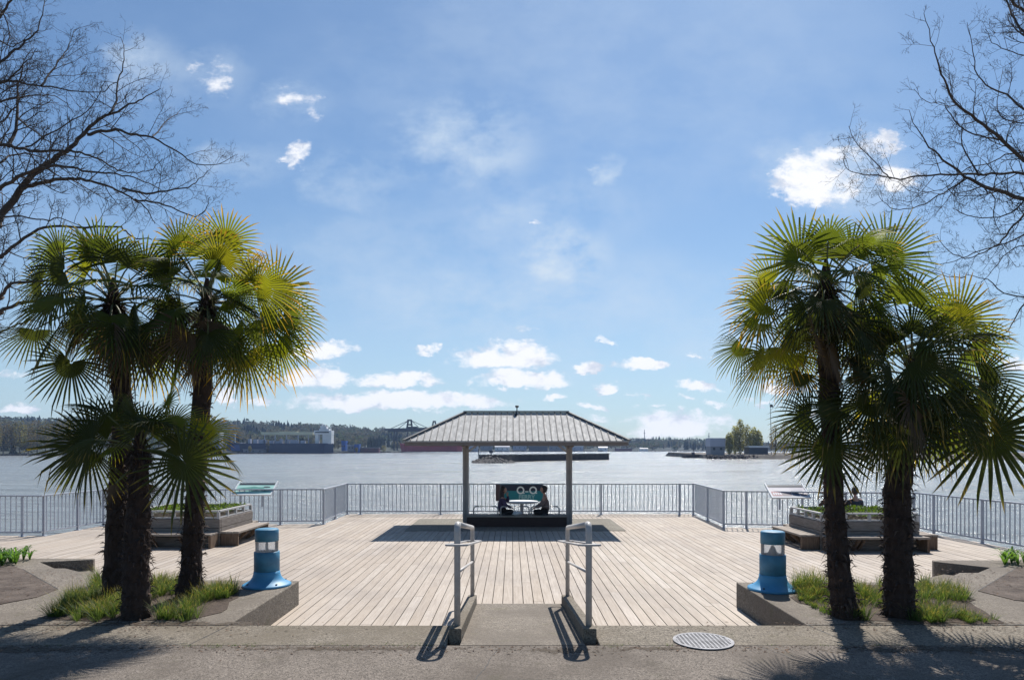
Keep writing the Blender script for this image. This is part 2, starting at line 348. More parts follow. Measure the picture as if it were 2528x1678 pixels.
# bare mulch areas either side
mb = MB(); mb.prism([(-5.94,8.93),(-5.88,8.45),(-6.1,7.95),(-6.6,7.7),(-14,7.5),(-25,7.5),(-25,10.9),(-8.2,11.0),(-7.44,10.38)], .30, .342); mb.prism([(6.02,8.82),(6.1,8.3),(6.5,7.9),(7.3,7.6),(14,7.5),(25,7.5),(25,10.9),(8.4,11.0),(7.76,10.5)], .30, .342)
tag(mb.build('bare_soil', M['mulch']), kind='structure')
def bed_poly(p, n=60, j=.07, seed=1):
    r = random.Random(seed); out = []
    for i in range(len(p)):
        a = Vector(p[i]); b = Vector(p[(i+1) % len(p)]); k = max(1, int((b-a).length/.22))
        for t in range(k):
            q = a.lerp(b, t/k); out.append((q.x+r.uniform(-j, j), q.y+r.uniform(-j, j)))
    return out
LB = [(-5.0,7.28),(-5.4,8.4),(-5.6,9.3),(-3.7,9.2),(-3.42,8.4),(-3.3,7.65),(-3.5,7.28)]
RB = [(3.72,9.05),(3.45,8.2),(3.5,7.5),(3.85,7.25),(5.15,7.22),(5.68,8.6),(5.6,9.22)]
mb = MB(); mb.prism(bed_poly(LB, seed=2), .30, .340); mb.prism(bed_poly(RB, seed=3), .30, .340); tag(mb.build('soil', M['soil']), kind='structure')
# dirt washed onto the path
def mat_dirt():
    m = bpy.data.materials.new('dirt_film'); m.use_nodes = True; q = G(m.node_tree); p = q.n['Principled BSDF']; out = q.n['Material Output']; p.inputs['Roughness'].default_value = .95
    t = q.node('ShaderNodeTexCoord'); q.put(p.inputs['Base Color'], q.mix(q.noise(t.outputs['Object'], 30, 3, .6), (.055,.042,.03), (.12,.095,.07)))
    uv = q.node('ShaderNodeSeparateXYZ'); q.l.new(t.outputs['UV'], uv.inputs[0]); e = q.m('SUBTRACT', 1, uv.outputs[0])
    al = q.ramp(q.m('ADD', q.m('MULTIPLY', e, .9), q.m('MULTIPLY', q.m('SUBTRACT', q.noise(t.outputs['Object'], 11, 6, .7), .5), 2.4)), .30, .70, 0, .80, True)
    tr = q.node('ShaderNodeBsdfTransparent'); mx = q.node('ShaderNodeMixShader'); q.put(mx.inputs[0], al); q.l.new(tr.outputs[0], mx.inputs[1]); q.l.new(p.outputs[0], mx.inputs[2]); q.l.new(mx.outputs[0], out.inputs[0]); return m
M['dirt'] = mat_dirt(); mb = MB()
for (cx_, cy_, rx, ry, z) in ((.42,6.26,.48,.13,.3282),(-1.6,6.33,1.5,.10,.3284),(1.3,6.33,.5,.11,.3286),(-4.6,6.30,1.9,.18,.3288),(4.2,6.30,2.2,.16,.3288),(-3.6,7.2,1.6,.13,.3345),(4.6,7.22,1.3,.13,.3345),(-7.2,8.2,1.4,.45,.3348),(7.4,7.9,1.3,.4,.3348)):
    zz = z+.0012 if cy_ > 7 else z+.001; o_ = mb.add([(cx_, cy_, zz)]+[(cx_+rx*math.cos(j*.2618), cy_+ry*math.sin(j*.2618), zz) for j in range(24)], [(0, 1+j, 1+(j+1) % 24) for j in range(24)])
    mb.uv[o_] = (0, 0)
    for j in range(24): mb.uv[o_+1+j] = (1, 0)
tag(mb.build('dirt', M['dirt']), kind='structure')
mb = MB(); rr = random.Random(31)
for (p0, p1, z) in (((-2.96,7.15),(-3.04,6.44),.3318),((3.10,7.15),(3.22,6.44),.3318),((-5.6,7.15),(-5.7,6.44),.3318),((5.9,7.15),(5.8,6.44),.3318),((-3.0,7.6),(-5.0,7.6),.3356),((-9,7.154),(-2.98,7.154),.3356),((3.1,7.154),(9,7.154),.3356),((-5.94,8.93),(-7.44,10.38),.3436),((6.02,8.82),(7.76,10.5),.3436),((-.1,6.42),(-.35,5.2),.3286),((2.3,6.42),(2.9,4.9),.3286),((-3.6,6.42),(-4.4,4.9),.3286)):
    if z == .3356 and p0[0] == -3.0: continue
    a_ = Vector((*p0, z)); b_ = Vector((*p1, z)); L_ = (b_-a_).length; n_ = max(6, int(L_/.06)); nn = Vector((-(b_-a_).y, (b_-a_).x, 0)).normalized(); crack = z == .3286; pv = None; off = 0
    for i in range(n_+1):
        off += rr.uniform(-1, 1)*(.014 if crack else .0008); w_ = rr.uniform(.0015, .004) if crack else rr.uniform(.003, .007); c_ = a_.lerp(b_, i/n_)+nn*off; cur = (c_-nn*w_, c_+nn*w_)
        if pv: mb.add([pv[0], pv[1], cur[1], cur[0]], [(3,2,1,0)])
        pv = cur
tag(mb.build('paving_joints', M['black']), kind='structure')
# fallen leaves and grit on the paving
rr = random.Random(77); mb = MB()
for _ in range(3800):
    k = rr.random()
    if k < .25: x_, y_, z_ = rr.uniform(-9, -5.95), rr.uniform(7.6, 10.4), .344
    elif k < .5: x_, y_, z_ = rr.uniform(6.0, 9), rr.uniform(7.6, 10.4), .344
    elif k < .62: x_, y_, z_ = rr.gauss(-4.3, 1.2), 7.25-abs(rr.gauss(0, .25)), .338
    elif k < .74: x_, y_, z_ = rr.gauss(4.5, 1.2), 7.25-abs(rr.gauss(0, .25)), .338
    else: x_, y_, z_ = rr.uniform(-6, 6), 6.42-abs(rr.gauss(0, .14)), .331
    if z_ < .34 and abs(x_-.1) < .8 and y_ > 6.42: continue
    L = rr.uniform(.006, .028); a = rr.uniform(0, 6.28); u = Vector((math.cos(a), math.sin(a), rr.uniform(-.15, .15)))*L; v = Vector((-math.sin(a), math.cos(a), rr.uniform(.1, .5)))*L*.45; c_ = Vector((x_, y_, z_))
    mb.add([c_-u, c_-v*.4+Vector((0,0,.002)), c_+u, c_+v], [(0,1,2,3)], rr.choice((0, 0, 1)))
tag(mb.build('leaf_litter', [M['palmtag'], M['oldwood_end']]), 'dead leaf scraps and grit scattered along the kerb and beds', 'litter', kind='stuff')
# water
def mat_water():
    m = bpy.data.materials.new('river_water'); m.use_nodes = True; q = G(m.node_tree); p = q.n['Principled BSDF']
    t = q.node('ShaderNodeTexCoord').outputs['Object']
    mp = q.node('ShaderNodeMapping'); q.l.new(t, mp.inputs[0]); mp.inputs['Scale'].default_value = (.35, 1, 1)
    big = q.noise(mp.outputs[0], .035, 5, .6); c = q.mix(q.ramp(big, .35, .65), (.17,.18,.178), (.23,.235,.23)); q.put(p.inputs['Base Color'], c)
    q.put(p.inputs['Roughness'], q.ramp(big, .3, .7, .30, .14)); p.inputs['IOR'].default_value = 1.333; p.inputs['Specular IOR Level'].default_value = .6
    h = q.m('ADD', q.m('MULTIPLY', q.noise(mp.outputs[0], 1.3, 5, .65), 1.0), q.m('MULTIPLY', q.noise(mp.outputs[0], .11, 5, .62), 7.0))
    b = q.node('ShaderNodeBump'); b.inputs['Strength'].default_value = 1.0; b.inputs['Distance'].default_value = .5; q.put(b.inputs['Height'], h); q.l.new(b.outputs[0], p.inputs['Normal'])
    return m
M['water'] = mat_water()
WZ = -3.5
mb = MB(); mb.add([(-4000,7,WZ),(4000,7,WZ),(4000,5000,WZ),(-4000,5000,WZ)], [(0,1,2,3)]); tag(mb.build('water', M['water']), kind='structure')
# ------------------------------------------------------------------ railings
def railing(pts, label, posts, name='railing'):
    r = thing(name, label, 'railing', (pts[0][0], pts[0][1], 0), group='grey metal railings round the deck')
    o = Vector((pts[0][0], pts[0][1], 0))
    A = Vector((*pts[0], 0))-o; B = Vector((*pts[1], 0))-o; L = (B-A).length; u = (B-A).normalized()
    m1 = MB(); m1.bar(A+Vector((0,0,1.0))-u*.0, B+Vector((0,0,1.0)), .055, .04); m1.build('top_rail', M['rail'], r, bevel=.006)
    m1 = MB(); m1.bar(A+Vector((0,0,.11)), B+Vector((0,0,.11)), .035, .035); m1.build('bottom_rail', M['rail'], r)
    m1 = MB(); n = max(1, round(L/.1326))
    for i in range(n):
        p = A+u*(L*(i+.5)/n); m1.bar(p+Vector((0,0,.12)), p+Vector((0,0,.985)), .019, .019)
    m1.build('balusters', M['rail'], r)
    for t in posts:
        p = A+u*t; m1 = MB(); m1.bar(p+Vector((0,0,-.02)), p+Vector((0,0,.99)), .055, .045); m1.box(p.x-.07, p.x+.07, p.y-.06, p.y+.06, -.02, .012); m1.build('post', M['rail'], r, bevel=.004)
    return r
c0 = -5.43
railing((LV[4], LV[5]), 'long straight grey metal railing behind the pavilion, facing the river', [.05, .48, 3.10, 5.72, 8.34, 10.9, 11.35])
railing((LV[3], LV[4]), 'short railing panel running away from the viewer, left of the pavilion', [.05, 1.45])
railing((LV[2], LV[3]), 'grey railing behind the left planter with the green information panel', [.05, 2.0, 4.9])
railing((LV[1], LV[2]), 'railing panel seen edge on at far left, running toward the river', [.1, 1.3])
railing((LV[0], LV[1]), 'grey railing at the far left frame edge ending in a corner', [.1, 2.5, 3.95])
railing((LV[6], LV[5]), 'short railing panel running away from the viewer, right of the pavilion', [.05, 1.9])
railing((LV[6], LV[7]), 'grey railing behind the right planter with the red and white panel', [.58, 3.1, 4.75])
railing((LV[7], LV[8]), 'long slanting railing beside the drop at far right', [.6, 2.2, 4.0])
railing((LV[8], LV[9]), 'railing end at the right frame edge, nearest the viewer', [1.0, 2.6])
# ------------------------------------------------------------------ handrails and their kerbs
def slope_z(y): return .330-(y-6.43)/3.13*.324
def handrail(x, s, label):
    r = thing('handrail', label, 'handrail', (x, 6.8, 0), group='pair of handrails on the ramp'); R = .029
    o = Vector((x, 6.8, 0)); near = Vector((0,0,0)); far = Vector((0,2.6,0)); zt = 1.42; zf = 1.10
    m = MB(); m.tube([(0,0,.30),(0,0,zt-.08),(0,.012,zt-.035),(0,.04,zt-.008),(0,.09,zt-.006)], R+.003, 14); m.build('post', M['pipe'], r, True)
    m = MB(); m.tube([(0,2.6,.0),(0,2.6,zf-.07),(0,2.59,zf-.03),(0,2.56,zf-.006),(0,2.5,zf+.002)], R, 14); m.build('post', M['pipe'], r, True)
    m = MB(); m.tube([(0,.09,zt-.006),(0,2.5,zf+.002)], R, 14); m.build('top_rail', M['pipe'], r, True)
    m = MB(); m.tube([(0,.02,.94),(0,2.58,.62)], .016, 10); m.build('middle_rail', M['pipe'], r, True)
    m = MB(); pts = []
    w = .095; y0, y1 = -.06, 2.90
    for k in range(0, 13):
        a = math.pi*k/12; pts.append((w*math.cos(a), y1-.0+w*math.sin(a)))
    for k in range(0, 13):
        a = math.pi+math.pi*k/12; pts.append((w*math.cos(a), y0+w*math.sin(a)))
    pts.append(pts[0])
    n_ = len(pts)-1; cx2 = []
    for i in range(n_):
        t_ = Vector((pts[(i+1) % n_][0]-pts[i-1][0], pts[(i+1) % n_][1]-pts[i-1][1])); t_.normalize(); nn = Vector((t_.y, -t_.x)); z_ = 1.245-(pts[i][1]+.2)*.124
        for (s_, dz_) in ((.021, -.009), (.021, .009), (-.021, .009), (-.021, -.009)): cx2.append((pts[i][0]+nn.x*s_, pts[i][1]+nn.y*s_, z_+dz_))
    m.add(cx2, [(i*4+j, i*4+(j+1) % 4, ((i+1) % n_)*4+(j+1) % 4, ((i+1) % n_)*4+j) for i in range(n_) for j in range(4)])
    lp = m.build('loop_rail', M['pipe'], r)
    for yv in (0, 2.6):
        m = MB(); m.tube([(-w,yv,1.245-(yv+.2)*.124),(w,yv,1.245-(yv+.2)*.124)], .012, 8); m.build('bracket', M['pipe'], r, True)
    for yv, zz in ((0, .0), (2.6, 0)):
        m = MB(); zb = slope_z(6.8+yv)+.02; m.box(-.055, .055, yv-.055, yv+.055, zb-.05, zb+.012); m.lathe([(.045,zb+.012),(.045,zb+.05),(.036,zb+.06)], (0,yv,0), 16); m.build('base_plate', M['black'], r)
    return r
handrail(-.545, -1, 'light grey pipe handrail on the left side of the ramp')
handrail(.765, 1, 'light grey pipe handrail on the right side of the ramp')
def ramp_kerb(x0, x1, label):
    m = MB(); h = .125
    ya, yb = 6.62, 9.56
    za, zb = slope_z(ya)+h, slope_z(yb)+h
    m.add([(x0,ya,za),(x1,ya,za),(x1,yb,zb),(x0,yb,zb),(x0,ya,-.4),(x1,ya,-.4),(x1,yb,-.4),(x0,yb,-.4)],[(0,1,2,3),(4,7,6,5),(0,4,5,1),(1,5,6,2),(2,6,7,3),(3,7,4,0)])
    o = m.build('ramp_kerb', M['kerb'], bevel=.012); tag(o, label, 'kerb', 'low concrete kerbs along the ramp')
ramp_kerb(-.612, -.492, 'low sloping concrete kerb under the left handrail')
ramp_kerb(.692, .822, 'low sloping concrete kerb under the right handrail')
# ------------------------------------------------------------------ bollard lamps
def mat_lens():
    m = bpy.data.materials.new('clear_lens'); m.use_nodes = True; q = G(m.node_tree); out = q.n['Material Output']
    gl = q.node('ShaderNodeBsdfGlossy'); gl.inputs['Roughness'].default_value = .08; tr = q.node('ShaderNodeBsdfTransparent'); tr.inputs[0].default_value = (.93,.94,.95,1)
    df = q.node('ShaderNodeBsdfTranslucent'); df.inputs[0].default_value = (.85,.85,.86,1)
    fr = q.node('ShaderNodeFresnel'); fr.inputs[0].default_value = 1.4
    a = q.node('ShaderNodeMixShader'); a.inputs[0].default_value = .6; q.l.new(tr.outputs[0], a.inputs[1]); q.l.new(df.outputs[0], a.inputs[2])
    b = q.node('ShaderNodeMixShader'); q.l.new(fr.outputs[0], b.inputs[0]); q.l.new(a.outputs[0], b.inputs[1]); q.l.new(gl.outputs[0], b.inputs[2]); q.l.new(b.outputs[0], out.inputs[0])
    return m
M['lens'] = mat_lens()
def bollard(x, y, label, cone=True):
    r = thing('bollard_lamp', label, 'bollard lamp', (x, y, .334), group='blue bollard lamps')
    m = MB(); m.lathe([(.315,0),(.315,.022),(.295,.034),(.25,.055),(.21,.085),(.185,.12),(.172,.165),(.168,.20)], k=40); m.build('base', M['blue_base'], r, True)
    m = MB(); m.lathe([(.165,.20),(.165,.455),(.158,.462),(.15,.462)], k=40); m.build('body', M['blue'], r, True)
    m = MB(); m.lathe([(.148,.462),(.148,.600)], k=40, cap=False); m.build('lens', M['lens'], r, True)
    m = MB(); m.lathe([(.075,.463),(.05,.50),(.025,.56),(.012,.575)] if cone else [(.02,.463),(.02,.50),(.018,.56),(.012,.598)], k=20); m.lathe([(.12,.462),(.12,.468)], k=24); m.build('lamp_core', M['post'], r, True)
    m = MB(); m.lathe([(.15,.600),(.153,.60),(.153,.745),(.147,.758),(.13,.765),(.0,.768)], k=40); m.build('cap', M['blue'], r, True)
    for a in range(4):
        t = a*math.pi/2+.8; m = MB(); m.lathe([(.014,0),(.014,.01)], (.27*math.cos(t), .27*math.sin(t), .045), 8); m.build('bolt', M['black'], r)
    return r
bollard(-3.30, 9.19, 'blue bollard lamp with clear band on the left wall corner', False)
bollard(3.41, 8.93, 'blue bollard lamp showing its inner cone, on the right wall corner')
# ------------------------------------------------------------------ drain grate
M['drain'] = mat('worn_galvanised_grate', (.30,.30,.32), .6, var=.45, vscale=9)
r = thing('drain_grate', 'round pale metal drain grate set in the paving', 'drain grate', (1.835, 6.55, .335))
m = MB(); k = 48
m.lathe([(.255,.0),(.255,.007),(.285,.007),(.285,.0)], k=k, cap=False); m.build('rim', M['drain'], r)
m = MB()
for i in range(-6, 7):
    w = math.sqrt(max(0, .255**2-(i*.04)**2)); m.box(-w, w, i*.04-.008, i*.04+.008, .001, .0045); m.box(i*.04-.008, i*.04+.008, -w, w, .0012, .006)
m.build('grid', M['drain'], r)
m = MB(); m.lathe([(.27,-.002),(.27,.0005)], k=k); m.build('pit', M['black'], r)
# ------------------------------------------------------------------ planters with benches
def planter(x0, x1, y0, y1, label, people=False):
    cx, cy = (x0+x1)/2, (y0+y1)/2; r = thing('planter', label, 'planter', (cx, cy, 0), group='square timber planters with benches'); w = (x1-x0)/2; h = (y1-y0)/2; T = .61
    for nm, (a, b, c, d) in {'f': (-w, w, -h, -h+.08), 'b': (-w, w, h-.08, h), 'l': (-w-.004, -w+.08, -h+.082, h-.082), 'r': (w-.08, w+.004, -h+.082, h-.082)}.items():
        m = MB()
        for k in range(3): m.box(a, b, c+.003*(k % 2), d-.003*(k % 2), .0+k*.203, (k+1)*.203-.008)
        m.build('wall', M['oldwood'], r, bevel=.008)
    SD = .42; SZ = .32
    for side in range(4):
        m = MB(); ms = MB(); me = MB()
        L = (w if side in (0, 2) else h)
        # local frame: u along the side, v outwards
        ang = [-math.pi/2, 0, math.pi/2, math.pi][side]; off = h if side in (0, 2) else w
        Mx = Matrix.Rotation(ang+math.pi/2, 4, 'Z') @ Matrix.Translation((0, -off, 0))
        u0, u1 = -L+.02, L-.02
        for k in range(3):
            a = -SD+k*.14; m.box(u0, u1, a+.004, a+.132, SZ-.045, SZ-.003*(k % 2), mat=Mx)
        m.build('seat', M['seatwood'], r, bevel=.006)
        n = 3
        for k in range(n):
            u = u0+(u1-u0)*(k+.0)/(n-1) if n > 1 else 0
            if k in (0, n-1):
                uu = u+(.03 if k == 0 else -.03); e = MB(); e.box(uu-.028, uu+.028, -SD+.02, -.012, .004, SZ-.048, mat=Mx); e.build('end_board', M['oldwood_end'], r, bevel=.005)
        for u in (-L*.40, -L*.30, L*.30, L*.40):
            e = MB(); e.bar(Mx @ Vector((u, -SD+.05, SZ-.06)), Mx @ Vector((u, -.10, .02)), .045, .06); e.build('seat_support', M['oldwood_end'], r)
    # white rail frame on the wall
    for k in range(4):
        sx = [(-w+.04,-h+.04),(w-.04,-h+.04),(w-.04,h-.04),(-w+.04,h-.04)]; a = Vector((*sx[k], 0)); b = Vector((*sx[(k+1) % 4], 0))
        u = (b-a).normalized(); m = MB(); m.bar(a+u*.031+Vector((0,0,.77)), b-u*.031+Vector((0,0,.77)) if k % 2 else b+Vector((0,0,.772)), .06, .035); m.bar(a+u*.03+Vector((0,0,.628)), b-u*.03+Vector((0,0,.628)), .05, .03)
        m.build('rail', M['white'], r)
        for j in range(4):
            p = a.lerp(b, j/4); m = MB(); m.box(p.x-.028, p.x+.028, p.y-.028, p.y+.028, .606, .752); m.build('rail_post', M['white'], r)
    g_ = MB(); rr = random.Random(int(x0*10)); 
    g_.box(-w+.09, w-.09, -h+.09, h-.09, .1, .63, 0)
    for _ in range(5200):
        px_, py_ = rr.uniform(-w+.1, w-.1), rr.uniform(-h+.1, h-.1); hz = .66+.16*(.5+.5*noise.noise(Vector((px_*2.5+x0, py_*2.5, 0))))*1.3*rr.uniform(.5, 1.1)
        a = rr.uniform(0, 6.28); el = rr.uniform(.1, 1.3); L = rr.uniform(.03, .075); d = Vector((math.cos(a)*math.cos(el), math.sin(a)*math.cos(el), math.sin(el))); s_ = Vector((-math.sin(a), math.cos(a), rr.uniform(-.4, .4)))*L*.32; p = Vector((px_, py_, hz))
        g_.add([p, p+d*L*.5+s_, p+d*L, p+d*L*.5-s_], [(0,1,2,3)], 1)
    o = g_.build('planter_greenery', [M['soil'], M['shrub']], loc=(cx, cy, 0)); tag(o, label.split(' planter')[0].replace('timber', '')+' planter filled with low green leafy groundcover', 'plants', kind='stuff')
    o['label'] = ('low green groundcover plants filling the ' + ('left' if cx < 0 else 'right') + ' planter')
    return r
planter(-8.55, -6.49, 15.15, 17.1, 'grey timber planter with bench seats, left, behind three palms')
planter(6.60, 8.72, 14.60, 16.28, 'grey timber planter with bench seats, right, two people behind it')
# ------------------------------------------------------------------ information panels
def sign(x0, x1, y0, z0, y1, z1, label, kind):
    cx = (x0+x1)/2; r = thing('information_panel', label, 'sign', (cx, y0, 0), group='slanted information panels on the railings')
    w = (x1-x0)/2; A = Vector((0,0,z0)); U_ = Vector((0, y1-y0, z1-z0)); L = U_.length; ang = math.atan2(z1-z0, y1-y0)
    Mx = Matrix.Translation(A) @ Matrix.Rotation(ang, 4, 'X')
    m = MB(); m.box(-w+.03, w-.03, .03, L-.02, -.012, .010, mat=Mx); m.build('board', M['sign_base_'+kind], r)
    m = MB(); m.box(-w, -w+.035, -.03, L+.07, -.02, .022, mat=Mx); m.box(w-.035, w, -.03, L+.07, -.02, .022, mat=Mx); m.box(-w+.036, w-.036, -.02, .03, -.02, .018, mat=Mx); m.build('frame', M['whitemetal'], r)
    m = MB(); m.box(-w+.05, w-.05, L-.13, L-.03, .0102, .014, mat=Mx); m.build('header', M['signblack'], r)
    rr = random.Random(8 if kind == 'g' else 9); 
    def patch(cx_, cy_, rx, ry, mt, z):
        pts = []
        for k in range(12):
            a = 2*math.pi*k/12; f = rr.uniform(.65, 1.15); pts.append((cx_+rx*f*math.cos(a), cy_+ry*f*math.sin(a), z))
        q = MB(); q.add([Mx @ Vector(p) for p in pts], [tuple(range(12))]); q.build('printed_picture', M[mt], r)
    if kind == 'g':
        patch(-.05, .33, .40, .085, 'sg1', .0125); patch(-.33, .20, .13, .05, 'sg2', .0135); patch(.05, .25, .17, .06, 'sg3', .0145); patch(.33, .20, .12, .05, 'sg1', .0135); patch(.32, .38, .12, .035, 'sg4', .0155)
    else:
        for (a, b, c, d, mt, z) in ((-.46,-.20,.06,.26,'sr1',.0125),(-.19,.06,.06,.26,'sr2',.0128),(.08,.26,.06,.20,'sr3',.0126),(.28,.46,.06,.14,'sr2',.0127),(.10,.40,.22,.30,'sr3',.0129)):
            q = MB(); q.box(a, b, c, d, .0105, z, mat=Mx); q.build('printed_picture', M[mt], r)
        for k in range(4):
            q = MB(); q.box(-.43+k*.06, -.39+k*.06, .10, .21, .0126, .0146, mat=Mx); q.build('printed_picture', M['whitemetal'], r)
    for s in (-.3, .3):
        m = MB(); m.bar((s, .02, z0-.01), (s, .02, z0-.33), .04, .03); m.build('bracket', M['rail'], r)
M['whitemetal'] = mat('white_sign_frame', (.66,.68,.70), .4, var=.1)
M['signblack'] = mat('dark_sign_header', (.03,.035,.045), .4)
M['sign_base_g'] = mat('teal_print', (.30,.55,.50), .4, col2=(.42,.62,.55), vscale=5)
M['sign_base_r'] = mat('mauve_print', (.52,.48,.52), .4, col2=(.60,.57,.58), vscale=5)
for k_, c_ in {'sg1': (.09,.30,.25), 'sg2': (.60,.66,.62), 'sg3': (.16,.42,.36), 'sg4': (.05,.09,.10), 'sr1': (.42,.16,.17), 'sr2': (.22,.18,.20), 'sr3': (.10,.13,.20)}.items(): M[k_] = mat('print_'+k_, c_, .45, var=.3, vscale=20)
sign(-7.87, -6.75, 19.14, .86, 19.68, 1.17, 'slanted white framed panel with green map on the left railing', 'g')
sign(6.89, 7.93, 18.12, .86, 18.62, 1.17, 'slanted white framed panel with red and grey print on the right railing', 'r')
# ------------------------------------------------------------------ pavilion
def pavilion():
    cx = .12; yc = 19.3; r = thing('pavilion', 'open timber pavilion with hipped metal roof on two posts', 'pavilion', (cx, yc, 0))
    ze = 2.36; zr = 3.17; hw = 2.92; hd = 1.63; rw = 1.445; th = .035
    E = [Vector((-hw,-hd,ze)), Vector((hw,-hd,ze)), Vector((hw,hd,ze)), Vector((-hw,hd,ze))]; R0 = Vector((-rw,0,zr)); R1 = Vector((rw,0,zr))
    m = MB(); vs = E+[R0, R1]; dn = Vector((0,0,-th)); vs2 = [v+dn for v in vs]
    m.add(vs+vs2, [(0,1,5,4),(1,2,5),(2,3,4,5),(3,0,4),(6,10,11,7),(7,11,8),(8,11,10,9),(9,10,6),(0,6,7,1),(1,7,8,2),(2,8,9,3),(3,9,6,0)])
    rf = m.build('roof', M['roof'], r)
    m = MB(); n = 35
    for sgn in (-1, 1):
        for i in range(n+1):
            x_ = -hw+2*hw*i/n
            t = 1.0 if abs(x_) <= rw else (hw-abs(x_))/(hw-rw)
            if t < .03: continue
            a = Vector((x_, sgn*hd, ze+.006)); b = Vector((x_, sgn*hd*(1-t), ze+.006+(zr-ze)*t)); m.bar(a, b, .022, .032)
        for i in range(1, 19):
            y_ = -hd+2*hd*i/19; t = 1-abs(y_)/hd; a = Vector((sgn*hw, y_, ze+.006)); b = Vector((sgn*(hw-(hw-rw)*t), y_, ze+.006+(zr-ze)*t)); m.bar(a, b, .022, .032)
    m.build('seams', M['roofseam'], rf)
    m = MB()
    for e, p in ((E[0], R0), (E[3], R0), (E[1], R1), (E[2], R1)): m.bar(e+Vector((0,0,.02)), p+Vector((0,0,.025)), .10, .035)
    m.bar(R0+Vector((-.04,0,.03)), R1+Vector((.04,0,.03)), .13, .04); m.build('ridge_cap', M['roofseam'], rf)
    m = MB(); z0, z1 = ze-.125, ze-.03
    m.box(-hw+.02, hw-.02, -hd+.02, -hd+.06, z0, z1); m.box(-hw+.02, hw-.02, hd-.06, hd-.02, z0, z1); m.box(-hw+.02, -hw+.06, -hd+.062, hd-.062, z0, z1); m.box(hw-.06, hw-.02, -hd+.062, hd-.062, z0, z1); m.build('fascia', M['fascia'], r, bevel=.004)
    m = MB(); m.box(-hw+.063, hw-.063, -hd+.063, hd-.063, z1-.03, z1-.012); m.build('ceiling', M['fascia'], r)
    for x_ in (-1.425, 1.495):
        m = MB(); m.box(x_-.083, x_-.01, -.075, .075, -.01, z1-.032); m.box(x_+.01, x_+.083, -.075, .075, -.01, z1-.032); m.box(x_-.012, x_+.012, -.06, .06, -.01, z1-.04); m.build('post', M['post'], r, bevel=.008)
        m = MB(); m.bar((x_, -.08, z0-.03), (x_, -1.2, z1-.07), .07, .09); m.bar((x_, .08, z0-.03), (x_, 1.2, z1-.07), .07, .09); m.build('brace', M['fascia'], r)
        s = 1 if x_ < 0 else -1
        m = MB(); m.bar((x_+s*.09, 0, z0-.16), (x_+s*.30, 0, z0+.01), .05, .05); m.build('bracket', M['white'], r)
    m = MB(); m.box(-1.8, 1.8, -.055, .055, z0-.001, z1-.033); m.build('beam', M['fascia'], r)
    m = MB(); fx = .02; m.tube([(fx-.03,-.22,zr-.10),(fx-.02,-.12,zr-.0),(fx,-.02,zr+.05),(fx,-.02,zr+.15)], [.03,.022,.018,.018], 8); m.lathe([(.02,0),(.05,.015),(.055,.04),(.045,.06),(.0,.065)], (fx,-.02,zr+.14), 12); m.build('roof_lamp', M['signblack'], r, True)
    return r
pavilion()
# long bench under the pavilion
r = thing('bench', 'long low dark timber bench between the pavilion posts', 'bench', (.13, 19.0, 0))
m = MB(); m.box(-1.375, 1.375, -.25, -.205, .012, .27); m.box(-1.375, 1.375, .36, .40, .012, .27); m.build('front_board', M['darkwood'], r, bevel=.006)
m = MB()
for k in range(4): m.box(-1.39, 1.39, -.27+k*.17, -.27+k*.17+.16, .272, .31-.002*(k % 2))
m.build('seat', M['seatwood'], r, bevel=.006)
for a, b in ((-1.19,-.52),(-.44,.34),(.40,1.17)):
    m = MB(); z0, z1 = .30, .565; c = .07; m.tube([(a,-.17,z0),(a,-.17,z1-c),(a+.02,-.17,z1-.02),(a+c,-.17,z1),(b-c,-.17,z1),(b-.02,-.17,z1-.02),(b,-.17,z1-c),(b,-.17,z0)], .021, 10); m.build('hoop_rail', M['pipe'], r, True)
# table
r = thing('round_table', 'round white topped table between the two seated people', 'table', (.29, 19.85, 0))
m = MB(); m.lathe([(.40,.575),(.455,.585),(.47,.60),(.47,.625),(.46,.632),(0,.634)], k=40); m.build('tabletop', M['whitemetal'], r, True)
m = MB(); m.lathe([(.22,.012),(.22,.03),(.05,.05),(.045,.56),(.12,.575)], k=20); m.build('pedestal', M['rail'], r, True)
# white bag on the bench
m = MB(); bmx = bmesh.new(); bmesh.ops.create_icosphere(bmx, subdivisions=3, radius=1)
for v in bmx.verts:
    n_ = noise.noise(v.co*2.3)*.35; v.co = v.co*(1+n_); v.co = Vector((v.co.x*.13, v.co.y*.08, max(-.05, v.co.z*.075)))
me = bpy.data.meshes.new('bag'); bmx.to_mesh(me); me.materials.append(M['whitemetal']); me.polygons.foreach_set('use_smooth', [True]*len(me.polygons)); ob = bpy.data.objects.new('bag', me); COL.objects.link(ob); ob.location = (.13, 18.95, .362); tag(ob, 'crumpled white bag lying on the bench seat', 'bag')
# banner on the railing
def text(body, size, mt, parent, loc, name='lettering', ext=.003, bold=.0):
    c = bpy.data.curves.new(name, 'FONT'); c.body = body; c.size = size; c.extrude = ext; c.offset = bold; c.align_x = 'CENTER'; c.align_y = 'CENTER'
    o = bpy.data.objects.new(name, c); me = bpy.data.meshes.new_from_object(o); bpy.data.objects.remove(o); o = bpy.data.objects.new(name, me); COL.objects.link(o)
    me.materials.clear(); me.materials.append(M[mt]); me.transform(Matrix.Rotation(rad(90), 4, 'X')); o.parent = parent; o.location = loc; return o
M['banner'] = mat_leaf('teal_banner', (.02,.15,.24), (.05,.26,.28), .35, rough=.6, tcol=(1.3,1.3,1.3)); M['banner_navy'] = mat('navy_banner', (.012,.022,.05), .6); M['bteal'] = mat('pale_teal_print', (.30,.55,.56), .6); M['bwhite'] = mat('white_print', (.80,.86,.84), .6)
M['banner_purple'] = mat('dusky_banner_edge', (.06,.035,.04), .6)
